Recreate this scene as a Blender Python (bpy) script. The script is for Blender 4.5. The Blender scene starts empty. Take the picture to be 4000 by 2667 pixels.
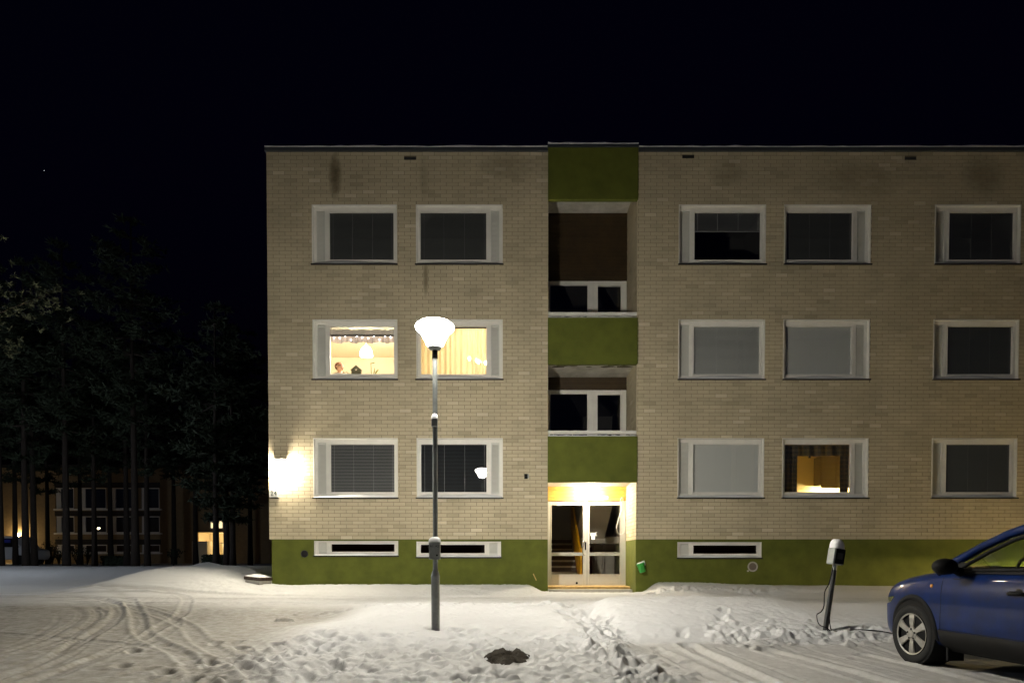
import bpy, bmesh, math, random
import numpy as np
from mathutils import Vector, Matrix
from mathutils.bvhtree import BVHTree
random.seed(7)
R = math.radians
SC = bpy.context.scene
COL = SC.collection

# ------------------------------------------------------------------ camera
CAM_Y, CAM_Z = -16.45, 1.2
cam_d = bpy.data.cameras.new('camera'); cam = bpy.data.objects.new('camera', cam_d); COL.objects.link(cam)
cam.location = (0, CAM_Y, CAM_Z)
cam.rotation_euler = (R(90 - 1.26), 0, 0)
cam_d.sensor_width = 36; cam_d.lens = 24
cam_d.shift_y = 0.229
cam_d.clip_start = .05; cam_d.clip_end = 2000
SC.camera = cam

# ------------------------------------------------------------------ world: clear winter night
w = bpy.data.worlds.new('World'); SC.world = w; w.use_nodes = True
nt = w.node_tree; bg = nt.nodes['Background']
sky = nt.nodes.new('ShaderNodeTexSky'); sky.sky_type = 'NISHITA'; sky.sun_disc = False
sky.sun_elevation = R(-4); sky.sun_rotation = R(200)
sky.ozone_density = 4; sky.air_density = 1; sky.dust_density = 0
nt.links.new(sky.outputs[0], bg.inputs[0])
bg.inputs[1].default_value = 0.14
SC.view_settings.view_transform = 'Standard'; SC.view_settings.look = 'None'
SC.view_settings.exposure = 0; SC.view_settings.gamma = 1
SC.cycles.use_denoising = True
SC.cycles.max_bounces = 8; SC.cycles.transparent_max_bounces = 16
SC.cycles.caustics_reflective = False; SC.cycles.caustics_refractive = False
SC.cycles.sample_clamp_indirect = 6

LAMP_BULB, LAMP_SHADE, LAMP_DOME, LAMP_WALL, LAMP_DOOR = 12000., 80., 40., 760., 760.

# ------------------------------------------------------------------ materials
MATS = {}
def mat(name, col, rough=.6, metal=0, var=0., vscale=6, bump=0., bscale=80, spec=.4, coat=0, tint=None):
    if name in MATS: return MATS[name]
    m = bpy.data.materials.new(name); m.use_nodes = True; t = m.node_tree
    p = t.nodes['Principled BSDF']
    p.inputs['Base Color'].default_value = (*col, 1); p.inputs['Roughness'].default_value = rough
    p.inputs['Metallic'].default_value = metal; p.inputs['Specular IOR Level'].default_value = spec
    p.inputs['Coat Weight'].default_value = coat
    if var or bump:
        g = t.nodes.new('ShaderNodeNewGeometry')
    if var:
        n = t.nodes.new('ShaderNodeTexNoise'); n.inputs['Scale'].default_value = vscale; n.inputs['Detail'].default_value = 6
        n.inputs['Roughness'].default_value = .65
        t.links.new(g.outputs['Position'], n.inputs['Vector'])
        mp = t.nodes.new('ShaderNodeMapRange'); mp.inputs[1].default_value = .3; mp.inputs[2].default_value = .7
        t.links.new(n.outputs[0], mp.inputs[0])
        mx = t.nodes.new('ShaderNodeMix'); mx.data_type = 'RGBA'
        lo = tint or tuple(c*(1-var) for c in col); hi = tuple(min(1, c*(1+var)) for c in col)
        mx.inputs[6].default_value = (*lo, 1); mx.inputs[7].default_value = (*hi, 1)
        t.links.new(mp.outputs[0], mx.inputs[0]); t.links.new(mx.outputs[2], p.inputs['Base Color'])
    if bump:
        n2 = t.nodes.new('ShaderNodeTexNoise'); n2.inputs['Scale'].default_value = bscale; n2.inputs['Detail'].default_value = 5
        t.links.new(g.outputs['Position'], n2.inputs['Vector'])
        b = t.nodes.new('ShaderNodeBump'); b.inputs['Strength'].default_value = bump; b.inputs['Distance'].default_value = .01
        t.links.new(n2.outputs[0], b.inputs['Height']); t.links.new(b.outputs[0], p.inputs['Normal'])
    MATS[name] = m; return m
def emit(name, col, s):
    m = bpy.data.materials.new(name); m.use_nodes = True; t = m.node_tree
    t.nodes.remove(t.nodes['Principled BSDF']); e = t.nodes.new('ShaderNodeEmission')
    e.inputs[0].default_value = (*col, 1); e.inputs[1].default_value = s
    t.links.new(e.outputs[0], t.nodes['Material Output'].inputs[0]); MATS[name] = m; return m
def glass(name, refl=2.0, tint=(1, 1, 1), rough=0.0):
    m = bpy.data.materials.new(name); m.use_nodes = True; t = m.node_tree
    t.nodes.remove(t.nodes['Principled BSDF'])
    tr = t.nodes.new('ShaderNodeBsdfTransparent'); tr.inputs[0].default_value = (*tint, 1)
    gl = t.nodes.new('ShaderNodeBsdfGlossy'); gl.inputs['Roughness'].default_value = rough
    lw = t.nodes.new('ShaderNodeLayerWeight'); lw.inputs[0].default_value = .5
    pw = t.nodes.new('ShaderNodeMath'); pw.operation = 'POWER'; pw.inputs[1].default_value = 5; t.links.new(lw.outputs['Facing'], pw.inputs[0])
    fr = t.nodes.new('ShaderNodeMath'); fr.operation = 'MULTIPLY_ADD'; fr.inputs[1].default_value = .96; fr.inputs[2].default_value = .04; t.links.new(pw.outputs[0], fr.inputs[0])
    mu = t.nodes.new('ShaderNodeMath'); mu.operation = 'MULTIPLY'; mu.inputs[1].default_value = refl; mu.use_clamp = True
    mx = t.nodes.new('ShaderNodeMixShader')
    t.links.new(fr.outputs[0], mu.inputs[0]); t.links.new(mu.outputs[0], mx.inputs[0])
    t.links.new(tr.outputs[0], mx.inputs[1]); t.links.new(gl.outputs[0], mx.inputs[2])
    t.links.new(mx.outputs[0], t.nodes['Material Output'].inputs[0]); MATS[name] = m; return m
def sheer(name, col, transp):
    m = bpy.data.materials.new(name); m.use_nodes = True; t = m.node_tree
    t.nodes.remove(t.nodes['Principled BSDF'])
    tr = t.nodes.new('ShaderNodeBsdfTransparent'); tl = t.nodes.new('ShaderNodeBsdfTranslucent'); df = t.nodes.new('ShaderNodeBsdfDiffuse')
    tl.inputs[0].default_value = (*col, 1); df.inputs[0].default_value = (*col, 1)
    a = t.nodes.new('ShaderNodeMixShader'); a.inputs[0].default_value = .35
    b = t.nodes.new('ShaderNodeMixShader'); b.inputs[0].default_value = transp
    t.links.new(tl.outputs[0], a.inputs[1]); t.links.new(df.outputs[0], a.inputs[2])
    t.links.new(a.outputs[0], b.inputs[1]); t.links.new(tr.outputs[0], b.inputs[2])
    t.links.new(b.outputs[0], t.nodes['Material Output'].inputs[0]); MATS[name] = m; return m

def brick_mat():
    m = bpy.data.materials.new('cream_brick'); m.use_nodes = True; t = m.node_tree; L = t.links.new
    p = t.nodes['Principled BSDF']; p.inputs['Roughness'].default_value = .75; p.inputs['Specular IOR Level'].default_value = .25
    g = t.nodes.new('ShaderNodeNewGeometry'); oi = t.nodes.new('ShaderNodeObjectInfo')
    ad = t.nodes.new('ShaderNodeMath'); ad.operation = 'ADD'
    L(g.outputs['Random Per Island'], ad.inputs[0]); L(oi.outputs['Random'], ad.inputs[1])
    fr = t.nodes.new('ShaderNodeMath'); fr.operation = 'FRACT'; L(ad.outputs[0], fr.inputs[0])
    cr = t.nodes.new('ShaderNodeValToRGB'); L(fr.outputs[0], cr.inputs[0])
    e = cr.color_ramp.elements; e[0].position = 0; e[0].color = (.47, .40, .27, 1); e[1].position = 1; e[1].color = (.70, .62, .46, 1)
    k = e.new(.12); k.color = (.55, .475, .325, 1); k = e.new(.94); k.color = (.59, .512, .352, 1)
    n = t.nodes.new('ShaderNodeTexNoise'); n.inputs['Scale'].default_value = .9; n.inputs['Detail'].default_value = 7; L(g.outputs['Position'], n.inputs[0])
    mr = t.nodes.new('ShaderNodeMapRange'); mr.inputs[1].default_value = .3; mr.inputs[2].default_value = .7; mr.inputs[3].default_value = .82; mr.inputs[4].default_value = 1.06
    L(n.outputs[0], mr.inputs[0])
    mul = t.nodes.new('ShaderNodeMix'); mul.data_type = 'RGBA'; mul.blend_type = 'MULTIPLY'; mul.inputs[0].default_value = 1
    L(cr.outputs[0], mul.inputs[6]); L(mr.outputs[0], mul.inputs[7])
    # damp streaks with a place of their own on the wall
    sx = t.nodes.new('ShaderNodeSeparateXYZ'); L(g.outputs['Position'], sx.inputs[0])
    n2 = t.nodes.new('ShaderNodeTexNoise'); n2.inputs['Scale'].default_value = 9; n2.inputs['Detail'].default_value = 6; L(g.outputs['Position'], n2.inputs[0])
    def M(op, a, b=None, c=False):
        q = t.nodes.new('ShaderNodeMath'); q.operation = op; q.use_clamp = c
        for i, v in enumerate((a, b)):
            if v is None: continue
            if isinstance(v, (int, float)): q.inputs[i].default_value = v
            else: L(v, q.inputs[i])
        return q.outputs[0]
    total = None
    for cx, cz, rx, rz, s in ((-4.21, 10.35, .17, .62, .85), (-2.06, 7.95, .07, .5, .6), (-2.1, 10.3, .12, .6, .25), (-1.5, 2.6, .5, .2, .15), (8.3, 10.3, 1.2, .5, .3), (11.2, 10.4, .6, .6, .4),
                              (5.1, 10.4, .5, .35, .25), (-.1, 10.6, .8, .35, .3)):
        dx = M('DIVIDE', M('SUBTRACT', sx.outputs[0], cx), rx); dz = M('DIVIDE', M('SUBTRACT', sx.outputs[2], cz), rz)
        d = M('ADD', M('MULTIPLY', dx, dx), M('MULTIPLY', dz, dz))
        f = M('MULTIPLY', M('SUBTRACT', M('ADD', M('SUBTRACT', 1, d), M('MULTIPLY', n2.outputs[0], 1.0)), .5, True), s)
        total = f if total is None else M('MAXIMUM', total, f)
    mx = t.nodes.new('ShaderNodeMix'); mx.data_type = 'RGBA'; L(total, mx.inputs[0]); L(mul.outputs[2], mx.inputs[6]); mx.inputs[7].default_value = (.10, .075, .035, 1)
    L(mx.outputs[2], p.inputs['Base Color'])
    n3 = t.nodes.new('ShaderNodeTexNoise'); n3.inputs['Scale'].default_value = 120; L(g.outputs['Position'], n3.inputs[0])
    b = t.nodes.new('ShaderNodeBump'); b.inputs['Strength'].default_value = .25; b.inputs['Distance'].default_value = .006
    L(n3.outputs[0], b.inputs['Height']); L(b.outputs[0], p.inputs['Normal']); MATS['cream_brick'] = m; return m
brick_mat()

def snow_mat():
    m = bpy.data.materials.new('snow'); m.use_nodes = True; t = m.node_tree; L = t.links.new
    p = t.nodes['Principled BSDF']; p.inputs['Roughness'].default_value = .7; p.inputs['Specular IOR Level'].default_value = .25
    g = t.nodes.new('ShaderNodeNewGeometry')
    at = t.nodes.new('ShaderNodeAttribute'); at.attribute_name = 'dirt_dimming'  # tracked dirt plus painted dimming of the near and left snow
    n = t.nodes.new('ShaderNodeTexNoise'); n.inputs['Scale'].default_value = 7; n.inputs['Detail'].default_value = 8; n.inputs['Roughness'].default_value = .7
    L(g.outputs['Position'], n.inputs[0])
    mr = t.nodes.new('ShaderNodeMapRange'); mr.inputs[1].default_value = .35; mr.inputs[2].default_value = .75; L(n.outputs[0], mr.inputs[0])
    mu = t.nodes.new('ShaderNodeMath'); mu.operation = 'MULTIPLY'; ma = t.nodes.new('ShaderNodeMath'); ma.operation = 'MULTIPLY_ADD'; ma.inputs[1].default_value = .4; ma.inputs[2].default_value = .68; L(mr.outputs[0], ma.inputs[0]); L(ma.outputs[0], mu.inputs[0]); L(at.outputs['Fac'], mu.inputs[1])
    mx = t.nodes.new('ShaderNodeMix'); mx.data_type = 'RGBA'; mx.inputs[6].default_value = (.68, .68, .675, 1); mx.inputs[7].default_value = (.20, .182, .146, 1)
    L(mu.outputs[0], mx.inputs[0]); L(mx.outputs[2], p.inputs['Base Color'])
    n2 = t.nodes.new('ShaderNodeTexNoise'); n2.inputs['Scale'].default_value = 28; n2.inputs['Detail'].default_value = 8; n2.inputs['Roughness'].default_value = .75
    L(g.outputs['Position'], n2.inputs[0])
    b = t.nodes.new('ShaderNodeBump'); b.inputs['Strength'].default_value = .35; b.inputs['Distance'].default_value = .02
    L(n2.outputs[0], b.inputs['Height']); L(b.outputs[0], p.inputs['Normal']); MATS['snow'] = m; return m
snow_mat()
mat('snow_cap', (.82, .82, .82), .7, bump=.3, bscale=40)
mat('mortar', (.20, .17, .118), .95, var=.25)
mat('green_render', (.108, .124, .015), .85, var=.16, vscale=2.2, bump=.5, bscale=160, tint=(.082, .097, .011))
mat('white_paint', (.80, .78, .72), .5, var=.06, vscale=3)
mat('vent_louvre', (.62, .62, .57), .5)
mat('soffit_white', (.66, .64, .58), .8, var=.3, vscale=2.2, tint=(.5, .47, .4))
mat('sheet_metal', (.03, .028, .026), .45, metal=.3)
mat('roof_metal', (.085, .095, .11), .4, metal=.4)
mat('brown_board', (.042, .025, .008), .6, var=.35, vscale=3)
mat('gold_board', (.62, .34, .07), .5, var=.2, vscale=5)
mat('alu', (.62, .61, .57), .38, metal=.35, var=.05)
mat('chrome', (.7, .7, .7), .15, metal=1)
mat('room_dark', (.045, .043, .038), .9)
mat('blind_dark', (.20, .21, .19), .5)
mat('blind_black', (.055, .062, .064), .5)
mat('cord_white', (.5, .5, .48), .6)
mat('blind_grey', (.29, .30, .29), .5)
mat('room_cream', (.85, .77, .60), .9)
mat('room_warm', (.74, .62, .30), .9)
mat('blind_open', (.34, .35, .35), .5)
mat('blind_closed', (.70, .72, .68), .5)
mat('curtain_dark', (.035, .034, .02), .9, var=.4, vscale=30)
mat('galv', (.30, .32, .31), .5, metal=.5, var=.15, vscale=9, bump=.1)
mat('black_plastic', (.009, .009, .009), .65, spec=.10)
mat('dark_grey', (.05, .05, .05), .6)
mat('white_plastic', (.75, .75, .72), .4)
mat('green_plastic', (.03, .30, .045), .35)
mat('yellow_steel', (.72, .36, .01), .4)
mat('concrete', (.42, .40, .35), .9, var=.15)
mat('step_dark', (.10, .075, .06), .8)
mat('red_door', (.10, .018, .015), .5)
mat('wood_sill', (.50, .33, .13), .7, var=.25, vscale=14)
mat('dark_timber', (.055, .038, .026), .85, var=.4, vscale=12)
mat('car_blue', (.0016, .014, .085), .28, metal=0, spec=.08, coat=.30, var=.15, vscale=5, tint=(.005, .012, .05))
mat('rubber', (.008, .008, .0075), .85, bump=.4, bscale=120)
mat('alloy', (.33, .315, .28), .4, metal=.5, var=.2, vscale=14)
mat('bark', (.022, .016, .012), .95, var=.35, vscale=12, bump=.6, bscale=25)
mat('needles', (.018, .028, .013), .8, var=.4, vscale=6)
mat('needles_frost', (.038, .046, .024), .8, var=.5, vscale=4)
mat('leaf_dark', (.02, .03, .015), .8)
mat('far_brick', (.30, .22, .12), .9, var=.12, vscale=3)
mat('far_band', (.035, .03, .028), .8)
mat('soil', (.030, .023, .014), .95, var=.45, vscale=40, bump=1, bscale=60)
mat('dry_grass', (.055, .042, .022), .9, var=.4, vscale=30)
mat('paper', (.82, .82, .80), .7)
mat('ink_blue', (.05, .10, .45), .6)
mat('ink_dark', (.012, .03, .022), .6)
mat('skin', (.62, .36, .24), .55)
mat('hair', (.16, .06, .025), .7)
mat('shirt', (.55, .52, .50), .8)
mat('trousers', (.05, .06, .10), .8)
mat('eye', (.02, .015, .012), .3)
mat('ornament_wood', (.16, .15, .08), .7)
mat('ornament_pale', (.55, .42, .25), .7)
mat('plant_green', (.22, .24, .03), .5)
mat('terracotta', (.35, .14, .06), .8)
mat('valance', (.74, .62, .52), .9, var=.3, vscale=5)
mat('cabinet', (.17, .145, .075), .5)
mat('van_white', (.6, .6, .6), .35, coat=.5)
mat('van_blue', (.04, .05, .35), .4)
mat('repeater', (.7, .3, .05), .3)
emit('lamp_bulb', (1, .95, .84), LAMP_BULB)
emit('yard_bulb', (1, .82, .52), LAMP_BULB*.14)
emit('cool_bulb', (.80, .88, 1), LAMP_BULB*1.9)  # bulb of the unseen lamp assumed beside the left snow
def opal(name, col, s, f):
    m = emit(name, col, s); t = m.node_tree; e = t.nodes['Emission']; tr = t.nodes.new('ShaderNodeBsdfTransparent'); mx = t.nodes.new('ShaderNodeMixShader'); mx.inputs[0].default_value = f
    t.links.new(e.outputs[0], mx.inputs[1]); t.links.new(tr.outputs[0], mx.inputs[2]); t.links.new(mx.outputs[0], t.nodes['Material Output'].inputs[0])
for k, c, f in (('lamp', (1, .95, .84), 1), ('cool', (.80, .88, 1), 1.9), ('yard', (1, .82, .52), .22)):
    opal(k+'_dome', c, LAMP_DOME, .36); emit(k+'_added_glow', c, 1050*f)  # second material: glow of the ring added inside the lamp head
opal('lamp_shade', (1, .95, .84), LAMP_SHADE, .62)
opal('yard_shade', (1, .82, .52), LAMP_SHADE*.22, .62)
opal('cool_shade', (.85, .92, 1), LAMP_SHADE, .62)  # shade of the same assumed lamp out of view
emit('wall_glow', (1, .90, .70), LAMP_WALL)
emit('door_glow', (1, .88, .66), LAMP_DOOR)
emit('pendant_glow', (1, .90, .70), 300)
emit('bulb_glow', (1, .84, .58), 700)
emit('fairy_glow', (.9, .92, 1), 30)
emit('kitchen_glow', (1, .80, .46), 800)
emit('added_plinth_glow', (1, .74, .32), 20000)
emit('far_glow', (1, .72, .35), 260)
emit('far_room_glow', (1, .80, .42), 1.5)
glass('window_glass', 1.3)
glass('car_glass', 1.2, (.62, .72, .66))
sheer('sheer_curtain', (.82, .74, .52), .08)

# ------------------------------------------------------------------ mesh helpers
class MB:
    def __init__(s): s.v = []; s.f = []
    def box(s, x0, x1, y0, y1, z0, z1, skip=()):
        b = len(s.v); s.v += [(x, y, z) for z in (z0, z1) for y in (y0, y1) for x in (x0, x1)]
        F = {'b': (0, 2, 3, 1), 't': (4, 5, 7, 6), 'f': (0, 1, 5, 4), 'k': (2, 6, 7, 3), 'l': (0, 4, 6, 2), 'r': (1, 3, 7, 5)}
        s.f += [tuple(b+i for i in q) for k, q in F.items() if k not in skip]; return s
    def room(s, x0, x1, y0, y1, z0, z1):       # inward shell, open towards -y
        b = len(s.v); s.v += [(x, y, z) for z in (z0, z1) for y in (y0, y1) for x in (x0, x1)]
        s.f += [tuple(b+i for i in q) for q in ((0, 1, 3, 2), (4, 6, 7, 5), (2, 3, 7, 6), (0, 2, 6, 4), (1, 5, 7, 3))]; return s
    def poly(s, pts): b = len(s.v); s.v += [tuple(p) for p in pts]; s.f.append(tuple(range(b, b+len(pts)))); return s
    def grid(s, rows):                          # rows of points -> quads
        b = len(s.v); n = len(rows[0])
        for r in rows: s.v += [tuple(p) for p in r]
        for i in range(len(rows)-1):
            for j in range(n-1):
                a = b+i*n+j; s.f.append((a, a+1, a+n+1, a+n))
        return s
    def tube(s, pts, rad, n=8, cap=True):
        pts = [Vector(p) for p in pts]; b = len(s.v); k = len(pts)
        for i, p in enumerate(pts):
            t = (pts[min(i+1, k-1)]-pts[max(i-1, 0)]).normalized()
            u = t.cross(Vector((0, 0, 1)) if abs(t.z) < .9 else Vector((0, 1, 0))).normalized(); vv = t.cross(u)
            r = rad[i] if isinstance(rad, (list, tuple)) else rad
            for j in range(n):
                a = 2*math.pi*j/n; s.v.append(tuple(p+r*(math.cos(a)*u+math.sin(a)*vv)))
        for i in range(k-1):
            for j in range(n):
                s.f.append((b+i*n+j, b+i*n+(j+1) % n, b+(i+1)*n+(j+1) % n, b+(i+1)*n+j))
        if cap: s.f.append(tuple(b+j for j in range(n))[::-1]); s.f.append(tuple(b+(k-1)*n+j for j in range(n)))
        return s
    def lathe(s, prof, n=24, c=(0, 0, 0), axis='z', cap=True):
        b = len(s.v)
        for r, h in prof:
            for j in range(n):
                a = 2*math.pi*j/n; x, y = r*math.cos(a), r*math.sin(a)
                s.v.append((c[0]+x, c[1]+y, c[2]+h) if axis == 'z' else (c[0]+h, c[1]+x, c[2]+y) if axis == 'x' else (c[0]+x, c[1]+h, c[2]+y))
        for i in range(len(prof)-1):
            for j in range(n): s.f.append((b+i*n+j, b+i*n+(j+1) % n, b+(i+1)*n+(j+1) % n, b+(i+1)*n+j))
        if cap and prof[0][0] > 1e-6: s.f.append(tuple(b+j for j in range(n))[::-1])
        if cap and prof[-1][0] > 1e-6: s.f.append(tuple(b+(len(prof)-1)*n+j for j in range(n)))
        return s
    def mesh(s, name):
        me = bpy.data.meshes.new(name); me.from_pydata(s.v, [], s.f); me.update(); return me
    def build(s, name, m, parent=None, smooth=False, fix=False, loc=None):
        me = s.mesh(name)
        if fix or smooth:
            bm = bmesh.new(); bm.from_mesh(me)
            if fix: bmesh.ops.remove_doubles(bm, verts=bm.verts, dist=1e-5)
            bmesh.ops.recalc_face_normals(bm, faces=bm.faces); bm.to_mesh(me); bm.free()
        if smooth: me.shade_smooth()
        me.materials.append(MATS[m]); return link(name, me, parent, loc)
def link(name, data, parent=None, loc=None):
    o = bpy.data.objects.new(name, data); COL.objects.link(o)
    if parent: o.parent = parent
    if loc: o.location = loc
    return o
def tag(o, label=None, cat=None, group=None, kind=None):
    if label: o['label'] = label
    if cat: o['category'] = cat
    if group: o['group'] = group
    if kind: o['kind'] = kind
    return o
def empty(name, loc=(0, 0, 0), label=None, cat=None, group=None):
    o = link(name, None); o.location = loc; return tag(o, label, cat, group)
def bevel(o, wd=.01, seg=2, smooth=True):
    bm = bmesh.new(); bm.from_mesh(o.data)
    bmesh.ops.remove_doubles(bm, verts=bm.verts, dist=1e-5)
    bmesh.ops.bevel(bm, geom=[e for e in bm.edges if e.calc_face_angle(0) > .5], offset=wd, segments=seg, affect='EDGES', profile=.5)
    bmesh.ops.recalc_face_normals(bm, faces=bm.faces); bm.to_mesh(o.data); bm.free()
    if smooth: o.data.shade_smooth()
    return o
def text(name, s, size, loc, m, parent, rot=(R(90), 0, 0), ext=.0015, align='CENTER'):
    c = bpy.data.curves.new(name, 'FONT'); c.body = s; c.size = size; c.extrude = ext; c.align_x = align; c.align_y = 'CENTER'
    c.materials.append(MATS[m]); tmp = link(name+'_curve', c)
    dg = bpy.context.evaluated_depsgraph_get(); dg.update(); me = bpy.data.meshes.new_from_object(tmp.evaluated_get(dg)); me.name = name
    bpy.data.objects.remove(tmp); bpy.data.curves.remove(c)
    o = link(name, me, parent); o.location = loc; o.rotation_euler = rot; return o
def freeze(o):
    dg = bpy.context.evaluated_depsgraph_get(); dg.update()
    me = bpy.data.meshes.new_from_object(o.evaluated_get(dg)); o.modifiers.clear(); o.data = me; return o

# ------------------------------------------------------------------ snow terrain
RNG = np.random.default_rng(3)
TAB = RNG.random((256, 256))
def vn(x, y):
    xi = np.floor(x).astype(int); yi = np.floor(y).astype(int); fx = x-xi; fy = y-yi
    fx = fx*fx*(3-2*fx); fy = fy*fy*(3-2*fy); g = lambda a, b: TAB[a & 255, b & 255]
    return (g(xi, yi)*(1-fx)+g(xi+1, yi)*fx)*(1-fy)+(g(xi, yi+1)*(1-fx)+g(xi+1, yi+1)*fx)*fy-.5
def fbm(x, y, s, o=4, g=.5):
    t = 0; a = 1
    for i in range(o): t = t+a*vn(x*s+17.3*i, y*s+9.1*i); a *= g; s *= 2.03
    return t
def sst(a, b, x): t = np.clip((x-a)/(b-a), 0, 1); return t*t*(3-2*t)
def segdist(x, d, pl):
    best = np.full(x.shape, 1e9)
    for (x0, d0), (x1, d1) in zip(pl[:-1], pl[1:]):
        ux, ud = x1-x0, d1-d0; L2 = ux*ux+ud*ud; t = np.clip(((x-x0)*ux+(d-d0)*ud)/L2, 0, 1)
        best = np.minimum(best, np.hypot(x-x0-t*ux, d-d0-t*ud))
    return best
def smooth_pl(pl, n=6):
    out = []; P = [pl[0]]+list(pl)+[pl[-1]]
    for i in range(1, len(P)-2):
        p0, p1, p2, p3 = [np.array(P[i+k], float) for k in (-1, 0, 1, 2)]
        for t in np.linspace(0, 1, n, endpoint=False):
            out.append(tuple(.5*((2*p1)+(-p0+p2)*t+(2*p0-5*p1+4*p2-p3)*t*t+(-p0+3*p1-3*p2+p3)*t**3)))
    return out+[tuple(pl[-1])]
TRACKS = [(smooth_pl(p), wd, dp) for p, wd, dp in [
    ([(-12, 17), (-9, 15.4), (-6.8, 12.3), (-5.25, 9.7), (-3.95, 8.1), (-2.9, 6.4), (-2.2, 4.5)], .10, .030),
    ([(-10.8, 15.9), (-8, 13.6), (-5.4, 11), (-4.1, 9), (-2.8, 7.2), (-1.6, 5.3)], .10, .025),
    ([(-13, 15.8), (-9.4, 14.6), (-7.7, 13.2), (-6.4, 10.9), (-5.84, 9.3), (-5.2, 7.5), (-4.8, 5)], .09, .024),
    ([(-14, 16.4), (-10.6, 15.2), (-7.5, 15), (-6, 12.5), (-5.5, 10.9), (-5.1, 9.4), (-4.7, 7.5), (-4.4, 5)], .09, .022),
    ([(-15, 15), (-10.5, 13.6), (-8.7, 11.7), (-8.2, 9.4), (-8, 6.5)], .09, .022),
    ([(-15.8, 13.8), (-11.4, 12.4), (-9.8, 10.7), (-9.4, 8.9), (-9.3, 6)], .09, .022),
    ([(-16, 13), (-11, 11.2), (-8, 10), (-5, 8.8), (-2.5, 7.0)], .09, .018),
    ([(2.35, 9.1), (2.45, 7.5), (2.6, 5)], .10, .045), ([(3.3, 8.8), (3.55, 7), (3.9, 5)], .11, .040),
    ([(1.9, 8.6), (2.05, 7), (2.3, 5)], .09, .03), ([(4.35, 8.4), (4.5, 6.5), (4.75, 4)], .10, .03),
    ([(-30, 16.2), (-12, 14.6), (-6, 14.0), (0, 13.7), (6, 13.6), (20, 13.6)], .12, .03),
    ([(-30, 17.8), (-12, 16.1), (-6.5, 15.1), (-3, 14.75), (3, 14.6), (20, 14.6)], .12, .03),
    ([(-20, 15.3), (-8, 13.5), (-4, 13.2), (2, 13.25), (20, 13.2)], .10, .02)]]
_rt = random.Random(12)
for i in range(16):
    k = _rt.uniform(-1.6, 3.4); b = _rt.uniform(-.5, .6); q = _rt.uniform(-.4, .4)
    TRACKS.append((smooth_pl([(-13-k, 15.6-b), (-9.6-k*.9, 14.2-b), (-7.4-k*.8+q, 12.0-b), (-6.3-k*.7+q, 9.6), (-5.6-k*.6, 7.4), (-5.2-k*.5, 5)]), _rt.uniform(.035, .07), _rt.uniform(.008, .014)))
for i in range(9):
    k = i*.42+_rt.uniform(-.1, .1); TRACKS.append((smooth_pl([(1.9+k, 9.0), (2.0+k*1.02, 7.4), (2.2+k*1.08, 5)]), _rt.uniform(.03, .06), _rt.uniform(.008, .016)))
FOOT = [(1.2+random.gauss(0, .17), 6.2+i*.17+random.gauss(0, .08), random.random()) for i in range(40)]
FOOT += [(-2.7+random.gauss(0, .8), random.uniform(6, 9.2), random.random()) for i in range(70)]
FOOT += [(-.9+random.gauss(0, .8), random.uniform(6.4, 8.7), random.random()) for i in range(45)]
FOOT += [(2.9, 9.8, .2), (3.15, 10.2, .5), (3.3, 10.6, .4), (2.4, 9.6, .3)]
LUMPS = [(1.25+random.gauss(0, .36), random.uniform(6.0, 8.6), random.uniform(.025, .06)) for i in range(190)]
LUMPS += [(random.uniform(2.8, 7), 9.55+random.gauss(0, .28), random.uniform(.025, .06)) for i in range(150)]
LUMPS += [(random.uniform(-3, 1), random.uniform(8.3, 9.0), random.uniform(.02, .045)) for i in range(110)]
LUMPS += [(random.uniform(3.0, 9), 15.45+random.gauss(0, .1), random.uniform(.04, .11)) for i in range(60)]
LUMPS += [(random.uniform(-3.8, 1), 12+random.gauss(0, .1), random.uniform(.02, .07)) for i in range(70)]
LUMPS += [(random.uniform(-22, -10), random.uniform(19, 26), random.uniform(.08, .22)) for i in range(150)]
LUMPS += [(-10.4, 19.4, .3), (-9.9, 19.9, .28), (-9.4, 20.6, .3), (.6, 12.1, .10), (-3.75, 11.2, .11)]
PATCH = (-.07, 7.75, .23, .42)      # bare ground: centre x, d, half axes
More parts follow.
